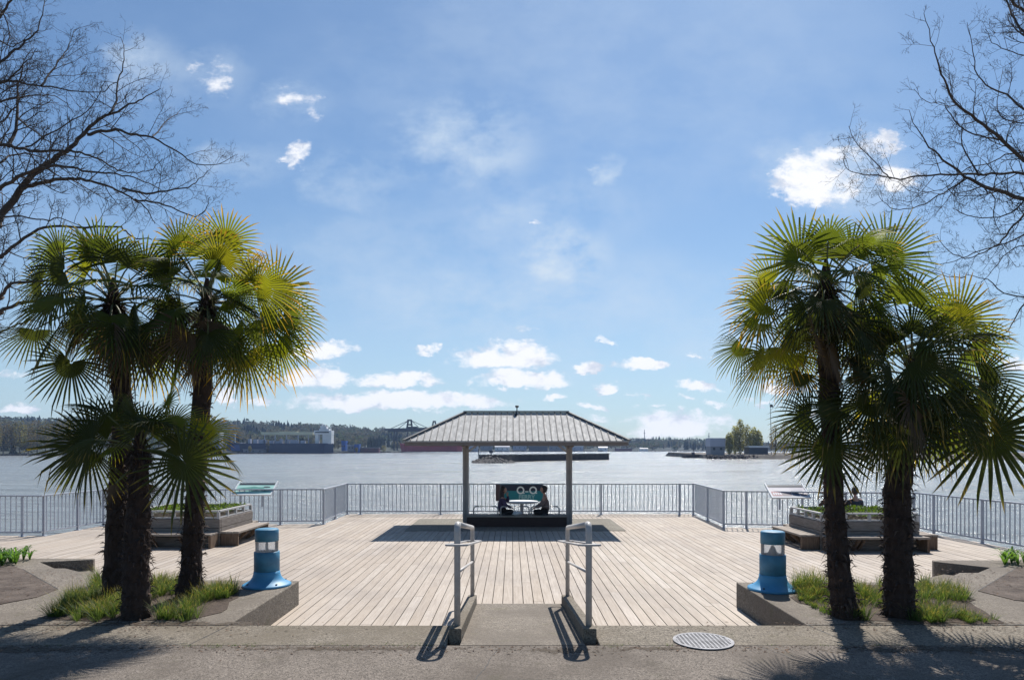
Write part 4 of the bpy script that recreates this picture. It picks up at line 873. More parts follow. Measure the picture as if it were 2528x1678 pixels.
# ------------------------------------------------------------------ bare trees at the sides
def smooth_line(p, k=3):
    out = []
    for i in range(len(p)-1):
        a = p[max(i-1, 0)]; b = p[i]; c = p[i+1]; d = p[min(i+2, len(p)-1)]
        for j in range(k):
            t = j/k; out.append(.5*((2*b)+(c-a)*t+(2*a-5*b+4*c-d)*t*t+(3*b-a-3*c+d)*t**3))
    out.append(p[-1]); return out
def bare_tree(label, base, trunk_top, limbs, conv, seed, dbase, rough_=1.0):
    rr = random.Random(seed); o = Vector((base[0], base[1], .334)); root = thing('bare_tree', label, 'tree', o)
    b = Vector((base[0], base[1], .25)); t = Vector(trunk_top); L_ = [b.lerp(t, i/8)+Vector((rr.uniform(-.06, .06), rr.uniform(-.06, .06), 0))*(i > 0) for i in range(9)]
    m = MB(); m.tube([p-o for p in L_], [.30, .22, .19, .175, .16, .145, .125, .10, .06], 14); m.build('trunk', M['bark'], root, True)
    def twig(mb, p, d, L, r_, depth, up):
        n = 4 if depth < 2 else 3; pts = [p]; rs = [r_]; q = p.copy(); v = d.normalized()
        for i in range(n):
            v = (v+Vector((rr.uniform(-.22, .22), rr.uniform(-.22, .22), rr.uniform(-.18, .22)+up))).normalized(); q = q+v*L/n; pts.append(q.copy()); rs.append(r_*(1-(i+1)/n*.72))
        mb.tube(pts, rs, 4 if depth == 0 else 3, cap=False)
        if depth < 3:
            cnt = (6, 4, 2)[depth]
            for i in range(cnt):
                f = rr.uniform(.18, 1)*n; j = min(int(f), n-1); pp = pts[j].lerp(pts[j+1], f-j); dv = (pts[j+1]-pts[j]).normalized()
                ax = dv.cross(Vector((rr.uniform(-.5, .5), -1, rr.uniform(-.5, .5)))).normalized()*rr.choice((-1, 1)); nd_ = dv*rr.uniform(.5, .9)+ax*rr.uniform(.5, .9)+Vector((0, rr.uniform(-.4, .4), 0))
                twig(mb, pp, nd_, L*rr.uniform(.38, .62)*(1.1-.5*f/n), max(.0017, r_*.55), depth+1, up)
    for (pts, r0, r1, jo, dens) in limbs:
        n = len(pts); dd = rr.uniform(-1.2, 1.2)
        P_ = [conv(px, py, dbase+dd*(i/(n-1))+.0) for i, (px, py) in enumerate(pts)]
        if jo:   # run back to the trunk outside the frame
            f0 = P_[0]; zt = max(1.2, f0.z-rr.uniform(.3, .9)); a = b.lerp(t, min(.98, (zt-.3)/(t.z-.3))); P_ = [a, a.lerp(f0, .5)+Vector((0, 0, -.08))]+P_
        P_ = smooth_line(P_, 3); n = len(P_); mb = MB()
        P2 = [p+Vector((rr.uniform(-1, 1), rr.uniform(-1, 1), rr.uniform(-1, 1)))*.012 for p in P_]
        rs = [r0+(r1-r0)*(i/(n-1))**.8 for i in range(n)]
        mb.tube([p-o for p in P2], rs, 7, cap=False)
        sgn = 1; acc_ = 0
        for i in range(n-1):
            seg = P2[i+1]-P2[i]; L = seg.length; acc_ += L*dens
            vis = abs(P2[i].x) < P2[i].y*.80
            while acc_ > .13:
                acc_ -= .13; pp = P2[i].lerp(P2[i+1], rr.random())-o
                if not vis and rr.random() < .6: continue
                sgn = -sgn if rr.random() < .8 else sgn; dv = seg.normalized(); ax = dv.cross(Vector((0, -1, 0))).normalized()*sgn
                LL = rr.uniform(.22, .75)*(1-.45*i/n)*rough_
                twig(mb, pp, dv*rr.uniform(.5, 1)+ax*rr.uniform(.45, .9)+Vector((0, rr.uniform(-.5, .5), 0)), LL, max(.003, min(.009, rs[i]*.45)), 0 if LL > .35 else 1, .05)
        mb.build('branch', M['bark'], root)
    return root
cl = lambda px, py, d: S(px/2.8, py/2.8, d)
z5 = lambda l: [((x/2.45)*2.8, (480+y/2.45)*2.8) for x, y in l]
LL_ = [([(-60,1590),(20,1480),(140,1320),(240,1200),(330,1135),(430,1065),(520,990),(600,900),(680,830),(750,795),(840,760),(930,710),(1010,670),(1110,615)], .060, .004, 1, 1),
 ([(600,935),(700,910),(800,900),(900,925),(1000,940),(1100,975),(1230,1050),(1330,1120),(1420,1140),(1510,1135),(1620,1075)], .022, .003, 0, 1),
 ([(140,1310),(220,1280),(330,1250),(450,1238),(560,1240),(660,1260),(750,1290),(850,1330),(930,1380),(1000,1430),(1050,1500),(1080,1550)], .030, .005, 0, .9),
 ([(-60,1330),(0,1300),(120,1230),(250,1175),(350,1150),(470,1155),(560,1175),(680,1195),(800,1205),(930,1230),(1030,1270),(1120,1310)], .032, .004, 1, 1),
 ([(-60,990),(0,1000),(100,1015),(200,1040),(330,1050),(450,1040),(560,1055),(660,1090),(760,1150),(850,1185),(950,1195),(1050,1170),(1130,1100)], .030, .003, 1, 1),
 ([(-60,560),(0,560),(120,565),(250,590),(400,610),(540,630),(680,640),(760,600),(800,570)], .020, .003, 1, 1),
 ([(-60,715),(0,705),(100,680),(200,660),(300,655),(380,665),(460,720),(520,790)], .020, .003, 1, .8),
 ([(60,1020),(110,900),(128,750),(120,640),(150,500),(170,420),(230,330)], .026, .003, 0, 1),
 ([(-70,500),(0,440),(80,370),(160,310),(220,250),(270,180),(300,60),(310,-20)], .026, .004, 1, 1.1),
 ([(290,595),(350,500),(400,430),(450,370),(490,280),(515,210)], .014, .003, 0, 1.1),
 ([(760,785),(800,690),(815,560),(850,450),(862,340),(830,255)], .016, .003, 0, 1.1),
 ([(-50,160),(0,110),(60,30),(110,-40)], .026, .010, 1, 1.2),
 ([(1050,945),(1120,880),(1190,810),(1260,750)], .010, .003, 0, 1),
 ([(850,1300),(1010,1335),(1150,1320),(1300,1295),(1380,1240),(1440,1180)], .018, .003, 0, 1),
 ([(-50,1490),(0,1495),(150,1500),(300,1525),(420,1510),(560,1560)], .020, .004, 1, .8),
 ([(930,1385),(1050,1395),(1180,1430),(1290,1480),(1380,1490),(1430,1430),(1450,1360)], .014, .003, 0, .8),
 (z5([(-20,390),(0,375),(100,300),(240,210),(330,190),(520,200),(700,190),(760,225),(830,265),(920,268)]), .030, .006, 1, .6),
 (z5([(-20,640),(0,620),(60,550),(120,530),(250,520),(400,530)]), .034, .010, 1, .5),
 (z5([(-20,730),(0,710),(120,660),(300,640),(480,655)]), .038, .012, 1, .4),
 (z5([(-20,850),(0,835),(80,800),(180,760),(240,770)]), .020, .006, 1, .5),
 ([(-60,250),(30,300),(90,330),(190,250),(260,230)], .012, .003, 0, 1.2),
 ([(-60,860),(20,840),(90,760),(160,700),(250,730),(360,700)], .014, .003, 0, 1.1),
 ([(180,1020),(300,960),(450,860),(600,770),(690,660),(700,560)], .012, .003, 0, 1.1),
 ([(-40,1150),(60,1080),(180,1060),(300,1090),(430,1170),(560,1280),(640,1400)], .018, .003, 1, .8),
 ([(130,820),(230,900),(340,980),(500,1040)], .013, .004, 0, .9),
 ([(-60,40),(20,90),(60,200),(50,330),(20,430)], .012, .003, 0, 1.3),
 ([(-70,620),(40,560),(140,470),(210,400),(250,330)], .014, .003, 0, 1.2),
]
bare_tree('leafless tree reaching in from the left edge over the palms', (-8.9, 9.4), (-8.7, 9.0, 7.4), LL_, cl, 4, 9.0)
cr_ = lambda px, py, d: S(2000+px/1.8239, py/1.8239, d)
RL_ = [([(1080,935),(963,895),(850,860),(760,825),(700,795),(640,750),(580,700),(520,640),(480,580),(440,500)], .040, .003, 1, 1.1),
 ([(1000,790),(900,780),(780,785),(650,785),(550,790),(450,800),(380,805),(330,775),(260,700),(200,630),(175,570)], .022, .003, 1, 1.1),
 ([(1060,780),(963,715),(860,630),(780,560),(700,500),(640,440),(600,360),(570,270),(545,180),(510,60)], .034, .003, 1, 1.15),
 ([(1060,540),(963,490),(880,430),(790,380),(745,310),(730,200),(705,100)], .022, .003, 1, 1.1),
 ([(1040,90),(963,55),(910,10),(880,-40)], .024, .012, 1, 1.2),
 ([(1040,220),(963,150),(920,90),(890,30),(870,-40)], .024, .010, 1, 1.3),
 ([(700,800),(620,860),(560,890),(490,930),(400,945),(340,920),(300,870)], .012, .0025, 0, 1),
 ([(1060,900),(963,970),(900,1040),(850,1100),(780,1135),(700,1160),(620,1130),(570,1060)], .022, .003, 1, 1.1),
 ([(1060,1040),(963,1060),(850,1105),(760,1130),(680,1165),(600,1190),(540,1185)], .016, .003, 1, 1),
 ([(1060,1350),(963,1335),(870,1320),(800,1260),(700,1240)], .018, .004, 1, .8),
 ([(700,1245),(640,1250),(580,1235),(520,1215)], .008, .003, 0, .4),
 ([(1040,1340),(963,1370),(920,1440),(880,1500)], .018, .005, 1, .8),
 ([(380,805),(300,790),(220,780),(170,760),(150,710)], .009, .0025, 0, 1),
 ([(860,630),(800,620),(700,590),(630,520),(600,470),(520,460),(470,400)], .012, .0025, 0, 1.1),
 ([(1030,270),(963,250),(880,230),(820,190),(790,130)], .012, .003, 1, 1.2),
 ([(740,815),(800,860),(830,900),(825,980),(860,1060)], .012, .003, 0, 1),
 ([(1050,620),(963,560),(880,540),(840,480),(850,400),(870,300)], .014, .003, 1, 1.1),
 ([(760,790),(700,690),(680,600),(700,520)], .012, .003, 0, 1.2),
 ([(1050,1150),(963,1110),(890,1140),(820,1210),(760,1290)], .014, .003, 1, .8),
 ([(963,900),(900,960),(820,980),(700,970),(640,940)], .012, .003, 0, 1),
 ([(1050,700),(963,690),(880,700),(800,740),(700,760),(600,850),(470,870),(400,820)], .014, .003, 1, 1),
]
bare_tree('leafless tree reaching in from the right edge', (9.4, 9.2), (9.0, 9.0, 7.6), RL_, cr_, 9, 9.0, .85)
# ------------------------------------------------------------------ the far bank
def interp(tab, x):
    for i in range(len(tab)-1):
        if x <= tab[i+1][0]:
            a, b = tab[i], tab[i+1]; return a[1]+(b[1]-a[1])*max(0, (x-a[0])/(b[0]-a[0]))
    return tab[-1][1]
DSH = [(-600,440),(0,466),(560,600),(900,680),(1050,830),(1500,960),(1700,1000),(3100,1000)]       # shoreline distance by view direction (source px)
SKY_ = [(-600,1020),(0,1022),(100,1026),(204,1022),(540,1032),(640,1036),(750,1040),(890,1050),(1000,1056),(1120,1066),(1550,1079),(1760,1081),(1900,1092),(2600,1092),(3100,1080)]
def terrain(px, t):
    ds = interp(DSH, px); d = ds+t*(600 if px > 300 else 700); top = interp(SKY_, px)+ (17000/ (ds+600))
    ysh = HOR-(WZ-CH)*F/ds; y = ysh+(top-ysh)*(min(1, t)**.75)
    z = CH-(y-HOR)/F*d if t > .04 else WZ+1.2*min(1, t/.02)
    if t <= 0: z = WZ-.5
    return Vector(((px-CX)/F*d, d, z))
mb = MB(); cols = list(range(-600, 3101, 50)); ts = [-.003, .01, .04, .1, .2, .35, .5, .65, .8, .9, 1.0, 1.25]
for px in cols:
    for t in ts:
        v = terrain(px, min(t, 1.0)); 
        if t > 1: v = Vector((v.x*1.15, v.y*1.15, v.z-25))
        mb.v.append(tuple(v))
nt = len(ts)
for i in range(len(cols)-1):
    for j in range(nt-1): mb.f.append([i*nt+j, (i+1)*nt+j, (i+1)*nt+j+1, i*nt+j+1]); mb.m.append(0)
M['hill'] = mat('hillside', (.020,.030,.024), .95, col2=(.014,.022,.018), vscale=.02)
tag(mb.build('hillside', M['hill'], smooth=True), kind='structure')
M['conifer'] = mat_leaf('conifer', (.010,.024,.022), (.018,.036,.028), .25, rough=.9, tcol=(1.2,1.2,1))
M['decid'] = mat_leaf('pale_spring_tree', (.13,.115,.055), (.10,.08,.055), .5, rough=.9, tcol=(1.6,1.5,1))
M['decid2'] = mat_leaf('olive_spring_tree', (.15,.145,.045), (.12,.105,.05), .5, rough=.9, tcol=(1.7,1.6,1))
def conifer(mb, p, h, rr):
    k = 5; r = h*rr.uniform(.17, .30); n = 4
    for q in range(n):
        z0 = h*(.08+.22*q); rq = r*(1-.2*q)*rr.uniform(.8, 1.15); a0 = rr.uniform(0, 6)
        vs = [p+Vector((math.cos(a0+2*math.pi*j/k)*rq*rr.uniform(.6, 1.2), math.sin(a0+2*math.pi*j/k)*rq*rr.uniform(.6, 1.2), z0-rr.uniform(0, h*.05))) for j in range(k)]+[p+Vector((rr.uniform(-.03,.03)*h, 0, min(h, z0+h*.38)))]
        mb.add(vs, [(j, (j+1)%k, k) for j in range(k)], 0)
def leafy(mb, p, h, w, n, rr, m=0, s=.9, zlo=.12):
    for _ in range(n):
        while True:
            q = Vector((rr.uniform(-1, 1), rr.uniform(-1, 1), rr.uniform(-1, 1)))
            if q.length < 1 and q.length > .25*rr.random(): break
        c = p+Vector((q.x*w, q.y*w, h*(zlo+(1-zlo)*.5*(1+q.z)))); a = rr.uniform(0, 6.28); L = s*rr.uniform(.5, 1.3)
        u = Vector((math.cos(a), math.sin(a), rr.uniform(-.8, .8)))*L; v = Vector((rr.uniform(-1, 1), rr.uniform(-1, 1), rr.uniform(.2, 1.3)))*L*.8
        mb.add([c-u*.5, c+v*.6, c+u*.5, c-v*.6], [(0,1,2,3)], m)
rr = random.Random(12); mb = MB()
for i in range(8200):
    px = rr.uniform(-150, 2750); t = rr.random()**.7
    if t < .06 and px > 200: t += .05
    p = terrain(px, min(1, t)); h = rr.uniform(8, 15)*(1.2 if rr.random() < .10 else 1)
    if noise.noise(Vector((px*.012, t*5, 3))) < .24 and t < 1.01:
        if rr.random() < .62: leafy(mb, p, h*.72, h*.42, 26, rr, rr.choice((1, 1, 2)), 3.2)
        continue
    conifer(mb, p-Vector((0,0,1)), h, rr)
M['far_decid'] = mat_leaf('far_spring_wood', (.095,.098,.062), (.080,.075,.062), .35, rough=.9, tcol=(1.3,1.3,1)); M['far_decid2'] = mat_leaf('far_green_wood', (.075,.095,.05), (.06,.08,.05), .35, rough=.9, tcol=(1.3,1.3,1))
tag(mb.build('far_forest', [M['conifer'], M['far_decid'], M['far_decid2']]), 'dark conifer forest with pale spring trees over the far bank', 'forest', kind='stuff')
# left bank wood: tall bare spring trees in front of the forest
def poplar(loc, h, w, label, seed, mt='decid', n=420, s=1.0, group='pale spring trees on the left far bank', bare=False, zlo=.15):
    rr = random.Random(seed); r = thing('riverbank_tree', label, 'tree', loc, group=group)
    m = MB(); m.tube([(0,0,-1),(rr.uniform(-.3,.3),0,h*.5),(rr.uniform(-.6,.6),0,h*.93)], [.32,.2,.05], 6)
    for k in range(16):
        z = h*rr.uniform(.2, .8); a = rr.uniform(0, 6.28); L = w*rr.uniform(.6, 1.1); m.tube([(0,0,z),(math.cos(a)*L*.5, math.sin(a)*L*.5, z+L*.6),(math.cos(a)*L*.8, math.sin(a)*L*.8, z+L*1.5)], [.10,.06,.02], 4)
    m.build('trunk', M['bark'], r)
    m = MB(); leafy(m, Vector((0,0,0)), h, w, n, rr, 0, s, zlo); m.build('crown', M[mt], r); return r
rr = random.Random(2)
xs = [-40,-14,8,30,49,70,92,112,130,152,168,186,205,226,250,275,300]
protos = [poplar((0,0,0), 26, 4.6, 'x', 40+k, ('decid','decid2','decid')[k], 900, .75, zlo=.08) for k in range(3)]
for i, px in enumerate(xs):
    d = interp(DSH, px)+8+rr.uniform(0, 14); src_y = 1033+rr.uniform(-4, 10)+(px > 200)*12; h = 1.0; p = S(px, 1104, d); z = WZ+1.0; top = CH-(src_y-HOR)/F*d; k = i % 3
    if i < 3: o = protos[k]
    else: o = dup(protos[k])
    o.location = (p.x, p.y, z); o.scale = (1.15, 1, (top-z)/26); o.rotation_euler = (0,0,rr.uniform(0, 6))
    o['label'] = 'tall pale spring tree in the row on the left far bank'
# driftwood bank
def mass(fn): mb = MB(); fn(mb); return mb
mb = MB(); rr = random.Random(4)
for i in range(1500):
    px = rr.uniform(-60, 2650); d = interp(DSH, px)+rr.uniform(-3, 3); 
    if 1100 < px < 1690: d += 2
    p = S(px, 1104, d); p.z = WZ+rr.uniform(-.1, .7); L = rr.uniform(1.2, 4); a = rr.uniform(-.4, .4); mb.tube([p, p+Vector((L*math.cos(a), L*math.sin(a), rr.uniform(-.2, .4)))], rr.uniform(.25, .7), 5)
M['drift'] = mat('dark_rock', (.07,.055,.05), .9, var=.5, vscale=.4)
tag(mb.build('shore_rocks', M['drift']), 'dark line of rocks and logs along the far waterline', 'rocks', kind='stuff')
# small pale shrubs by the docks
rr = random.Random(21)
for i, (px, top, w) in enumerate([(553,1090,9),(617,1099,8),(661,1084,10),(948,1098,14),(1015,1104,8),(880,1104,8)]):
    d = interp(DSH, px)+3; p = S(px, 1104, d); z = WZ+.8; h = CH-(top-HOR)/F*d-z
    poplar((p.x, p.y, z), h, w/F*d*.5, ['pale bush in front of the blue ship bow','small pale tree at the foot of the blue hull','taller tan tree in front of the blue hull','yellow bush left of the red ship','small bush before the red hull','small tree beside the blue sheds'][i], 60+i, 'decid2' if i != 2 else 'decid', 260, .7, 'small trees by the docks', zlo=0)
def box_at(mb, x0, x1, y0, y1, d, dep, m=0, base=None):
    """a box whose front face covers a span of directions at distance d"""
    a = S(x0, y0, d); b = S(x1, y1, d); mb.box(a.x, b.x, d, d+dep, b.z if base is None else base, a.z, m)
for k_, c_ in {'navy': (.006,.025,.085), 'hullblue': (.01,.06,.26), 'shipwhite': (.75,.76,.78), 'beige': (.60,.58,.42), 'red': (.30,.010,.022), 'darksteel': (.03,.04,.065), 'shedblue': (.015,.10,.42), 'grey': (.22,.22,.25), 'lav': (.40,.41,.50), 'maroon': (.13,.035,.045), 'glass': (.03,.04,.05)}.items(): M[k_] = mat('paint_'+k_, c_, .55, var=.25, vscale=.08)
def world_thing(name, label, cat, c, group=None): return thing(name, label, cat, c, group=group)
def part(r, name, mt, fn):
    m = MB(); fn(m); o = Vector(r.location); m.v = [tuple(Vector(v)-o) for v in m.v]; return m.build(name, M[mt], r)
d = 632; r = world_thing('cargo_ship', 'long dark blue cargo ship with white bridge moored on the far bank', 'ship', S(690, 1118, d))
def hull(mb, xa, xb, yt, yb, d, W_):
    a = S(xa, yt, d); b = S(xb, yb, d); L = b.x-a.x; n = 14; vs = []
    for i in range(n+1):
        t = i/n; x = a.x+L*t; bow = min(1, (t/.16))**.6; st = min(1, (1-t)/.05)**.5; w = W_/2*min(bow, st); sheer = 1.2*max(0, 1-t/.15)
        for sgn in (-1, 1): vs += [(x, d+W_/2+sgn*w, a.z+sheer), (x+(2.0 if t < .05 else 0), d+W_/2+sgn*w*.9, b.z)]
    fs = []
    for i in range(n):
        o = i*4; p = o+4; fs += [(o, p, p+1, o+1), (o+2, o+3, p+3, p+2), (o, o+2, p+2, p), (o+1, p+1, p+3, o+3)]
    fs += [(0,1,3,2), (n*4, n*4+2, n*4+3, n*4+1)]; mb.add(vs, fs)
part(r, 'hull', 'navy', lambda m: hull(m, 562, 818, 1094, 1119, d, 14))
part(r, 'hull_stripe', 'hullblue', lambda m: box_at(m, 570, 606, 1098, 1112, d+1.8, .5))
part(r, 'canopy', 'beige', lambda m: (box_at(m, 645, 772, 1066, 1073, d+4, 8), box_at(m, 690, 733, 1064.5, 1066, d+5, 5)))
for a in (652, 678, 706, 735, 760): part(r, 'canopy_leg', 'lav', lambda m: box_at(m, a, a+2.2, 1073.2, 1096, d+5, .8))
part(r, 'deck_house', 'shipwhite', lambda m: (box_at(m, 796, 818, 1072, 1095, d+3, 9), box_at(m, 775, 818, 1062, 1072, d+2.5, 10), box_at(m, 788, 812, 1058, 1062, d+3, 9), box_at(m, 778, 786, 1072, 1095, d+4, 5)))
part(r, 'bridge', 'shipwhite', lambda m: (box_at(m, 791, 806, 1051, 1058, d+4, 6), box_at(m, 794, 797, 1046, 1051, d+5, 2), box_at(m, 800, 803, 1047.5, 1051, d+5, 2)))
part(r, 'window', 'glass', lambda m: box_at(m, 778, 812, 1065, 1068, d+2.3, .1))
part(r, 'deck_gear', 'lav', lambda m: [box_at(m, 612+k*13, 618+k*13+(k % 3)*4, 1083+(k*7 % 6), 1095, d+5, 4) for k in range(11)])
part(r, 'mast', 'shipwhite', lambda m: (box_at(m, 579.5, 581.5, 1071, 1095, d+5, .6), box_at(m, 577, 584, 1069, 1071.5, d+5, .6), box_at(m, 816, 817.5, 1053, 1072, d+5, .5)))
d = 700; r = world_thing('cargo_ship', 'red hulled ship on the far bank behind the pavilion left side', 'ship', S(1060, 1114, d))
part(r, 'hull', 'red', lambda m: hull(m, 984, 1140, 1096, 1114, d, 12))
part(r, 'deck_house', 'maroon', lambda m: (box_at(m, 1000, 1040, 1088, 1097, d+3, 6), box_at(m, 1052, 1112, 1091, 1097, d+3, 6)))
part(r, 'mast', 'shipwhite', lambda m: [box_at(m, a, a+1.5, 1084, 1097, d+4, .6) for a in (1008, 1062, 1116)])
# container crane
d = 730; r = world_thing('gantry_crane', 'tall dark gantry crane left of the pavilion roof', 'crane', S(975, 1112, d))
def girder(m, pts, w):
    for (a, b) in pts: m.bar(S(a[0], a[1], d), S(b[0], b[1], d), w, w)
part(r, 'leg', 'darksteel', lambda m: girder(m, [((973,1112),(974,1060)),((981,1112),(980,1060)),((973,1086),(981,1086))], 1.3))
part(r, 'leg', 'darksteel', lambda m: girder(m, [((1006,1112),(1006,1060)),((1018,1112),(1017,1060))], 1.1))
part(r, 'boom', 'darksteel', lambda m: girder(m, [((950,1060),(1062,1057)),((958,1064),(1050,1062))], 2.0))
part(r, 'tower', 'darksteel', lambda m: girder(m, [((1004,1060),(1008,1038)),((1018,1060),(1015,1038)),((1005.5,1037),(1017,1037)),((1006,1048),(1017,1048))], 1.6))
part(r, 'stay_cable', 'darksteel', lambda m: girder(m, [((1008,1038),(962,1059)),((1008,1038),(982,1059)),((1016,1038),(1058,1057)),((1016,1038),(1036,1057))], .55))
part(r, 'machinery_house', 'darksteel', lambda m: box_at(m, 1004, 1030, 1052.5, 1056.5, d+2, 4))
d = 715; r = world_thing('gantry_crane', 'second gantry crane, hidden mostly by the pavilion roof edge', 'crane', S(1070, 1112, d))
part(r, 'leg', 'darksteel', lambda m: girder(m, [((1064,1112),(1065,1060)),((1080,1112),(1079,1060))], 1.2))
part(r, 'boom', 'darksteel', lambda m: girder(m, [((1040,1062),(1110,1060))], 1.8))
part(r, 'tower', 'darksteel', lambda m: girder(m, [((1066,1060),(1070,1040)),((1079,1060),(1074,1040)),((1069,1040),(1076,1040))], 1.4))
# sheds and small buildings on the bank
def shed(x0, x1, y0, y1, d, mt, roof, label, gable=False, group='low buildings on the far bank', rf=.8):
    a = S(x0, y0, d); b = S(x1, y1, d); r = world_thing('riverside_building', label, 'building', Vector(((a.x+b.x)/2, d, b.z)), group); H = a.z-b.z; w = (b.x-a.x)/2; dep = max(8, w*.8)
    m = MB(); m.box(-w, w, 0, dep, -2, H*rf); m.build('wall', M[mt], r)
    m = MB()
    if gable: m.add([(-w-.4,-.4,H*.8),(w+.4,-.4,H*.8),(w+.4,dep+.4,H*.8),(-w-.4,dep+.4,H*.8),(-w-.4,dep/2,H*1.15),(w+.4,dep/2,H*1.15)], [(0,1,5,4),(1,2,5),(2,3,4,5),(3,0,4),(0,3,2,1)])
    else: m.box(-w-.3, w+.3, -.3, dep+.3, H*rf+.01, H)
    m.build('roof', M[roof], r); n = max(2, int(w*2/6))
    for k in range(min(n, 8)):
        xx = -w+(k+.5)*2*w/n; m = MB(); m.box(xx-.6, xx+.6, -.08, -.01, H*.28, H*.28+min(1.3, H*.3)); m.build('window', M['glass'], r)
for args in [(843,853,1088,1108,690,'shedblue','shedblue','tall bright blue shed right of the ship stern'),(858,874,1098,1110,688,'grey','lav','small grey shed between two blue sheds'),(875,886,1096,1112,686,'shedblue','shedblue','second bright blue shed, farther right'),(527,542,1066,1108,640,'lav','shipwhite','pale blue tower block beside the palm trunk'),
    (1145,1180,1098,1110,870,'lav','grey','wide pale block just right of the left pavilion post',True),(1186,1215,1094,1110,900,'grey','lav','grey block above the rock pile'),(1222,1258,1100,1112,890,'shipwhite','lav','white low house row seen through the pavilion',True),(1266,1300,1092,1111,930,'lav','grey','pale lavender block seen through the pavilion centre'),(1306,1352,1099,1111,920,'darksteel','grey','long dark shed seen through the pavilion'),(1356,1392,1096,1111,940,'grey','lav','grey block left of the right pavilion post',True),
    (1412,1440,1100,1111,950,'lav','shipwhite','pale block right of the right pavilion post'),(1478,1500,1103,1111,958,'shipwhite','lav','small white house near the water right of the roof',True),(1520,1560,1106,1112,965,'maroon','grey','low reddish shed on the right far bank'),(1580,1600,1106,1112,965,'shipwhite','grey','small white house on the right far bank',True),
    (890,935,1104,1112,690,'maroon','grey','long low rust coloured shed left of the red ship'),(600,650,1108,1117,625,'grey','grey','long low quay shed below the blue hull')]:
    shed(*args)
M['island_tree'] = mat_leaf('yellow_spring_tree', (.25,.26,.09), (.21,.20,.08), .5, rough=.9, tcol=(1.7,1.6,1))
# island end on the right
WZD = lambda y: (CH-WZ)*F/(y-HOR)
d = 343; isl = [(1738,1131),(1790,1132),(1900,1133),(2100,1134),(2528,1135),(2900,1135)]
mb = MB(); pts = [Vector(((px-CX)/F*WZD(y), WZD(y), 0)) for px, y in isl]; n = len(pts)
vs = []
for p in pts: vs += [(p.x, p.y, WZ-.3), (p.x*1.0, p.y+4, WZ+2.0), (p.x*1.02, p.y+90, WZ+2.6), (p.x*1.02, p.y+100, WZ-.3)]
mb.add(vs, [(i*4+j, (i+1)*4+j, (i+1)*4+j+1, i*4+j+1) for i in range(n-1) for j in range(3)]+[(0,1,2,3)])
M['bank'] = mat('river_bank', (.17,.15,.13), .95, col2=(.09,.08,.065), vscale=.25); tag(mb.build('island', M['bank']), kind='structure')
rr = random.Random(6); mb = MB()
for _ in range(700):
    px = rr.uniform(1742, 2700); dd = WZD(1132.5)+rr.uniform(-1, 5); p = S(px, 1104, dd); p.z = WZ+rr.uniform(0, 1.8); s = rr.uniform(.4, 1.1); k = [Vector((rr.uniform(-1,1), rr.uniform(-1,1), rr.uniform(-1,1)))*s for _ in range(6)]
    mb.add([p+Vector((-s,0,0)), p+Vector((s,0,0)), p+Vector((0,-s,0)), p+Vector((0,s,0)), p+Vector((k[0].x*.3,0,s*.7)), p+Vector((0,0,-s))], [(0,2,4),(2,1,4),(1,3,4),(3,0,4),(2,0,5),(1,2,5),(3,1,5),(0,3,5)])
tag(mb.build('shore_rocks', M['drift']), 'grey boulders along the edge of the right island', 'rocks', kind='stuff')
d = 350
shed(1754, 1789, 1081, 1122, 352, 'grey', 'lav', 'tall grey boxy building at the tip of the right island', group='buildings on the island', rf=.5)
shed(1850, 1896, 1100, 1122, 350, 'darksteel', 'shipwhite', 'low building with flat white roof between the island trees', group='buildings on the island')
shed(2300, 2345, 1110, 1130, 350, 'grey', 'shipwhite', 'grey block far right seen between palm fronds', group='buildings on the island')
for i, (px, top, w, mt) in enumerate([(1800,1066,14,'decid2'),(1815,1048,18,'decid2'),(1827,1033,16,'decid2'),(1843,1046,20,'decid2'),(1860,1052,18,'decid2'),(1872,1060,16,'decid2'),(1914,1046,20,'decid'),(1936,1036,18,'decid'),(1956,1046,20,'decid'),(1985,1060,24,'decid'),(2330,1078,40,'decid'),(2370,1070,40,'decid2'),(2420,1082,40,'decid'),(2480,1080,40,'decid2')]):
    dd = 352+(i*7 % 11); p = S(px, 1104, dd); z = WZ+2; h = CH-(top-HOR)/F*dd-z
    lab = ['short yellow-green island tree, leftmost of its clump','pointed yellow-green tree left of the tallest island tree','tallest yellow-green tree of the island clump','full yellow-green island tree right of the tallest','rounded yellow-green tree above the white roof','low yellow-green tree at the right end of the clump','thin bare island tree just right of the nest pole','tallest bare island tree, right of the pole','bare island tree nearest the palm fronds','wide bare island tree behind the palm fronds','pale bushy tree far right between the palms','olive tree at far right behind the drooping fan','bare tree far right behind the railing','olive tree at the right frame edge across the water'][i]
    poplar((p.x, p.y, z), h, w/F*dd*.72, lab, 90+i, 'island_tree' if mt == 'decid2' else mt, 1500 if mt == 'decid2' else 1000, .62 if mt == 'decid2' else .5, 'trees on the island', zlo=.0)
mb = MB(); r = world_thing('nest_pole', 'thin tall pole carrying a dark bird nest above the island', 'pole', S(1905, 1125, 346))
part(r, 'pole', 'darksteel', lambda m: m.tube([S(1904,1127,346), S(1903,1060,346), S(1902,1008,346), S(1900,993,346)], [.22,.16,.12,.08], 8))
part(r, 'nest', 'drift', lambda m: [m.tube([S(1904.5+math.cos(a)*3, 1001+math.sin(a*2.3)*2.5, 346+math.sin(a)), S(1904.5-math.cos(a*1.7)*3.4, 1002.5+math.sin(a)*2, 346-math.sin(a))], .22, 4) for a in [k*.5 for k in range(26)]])
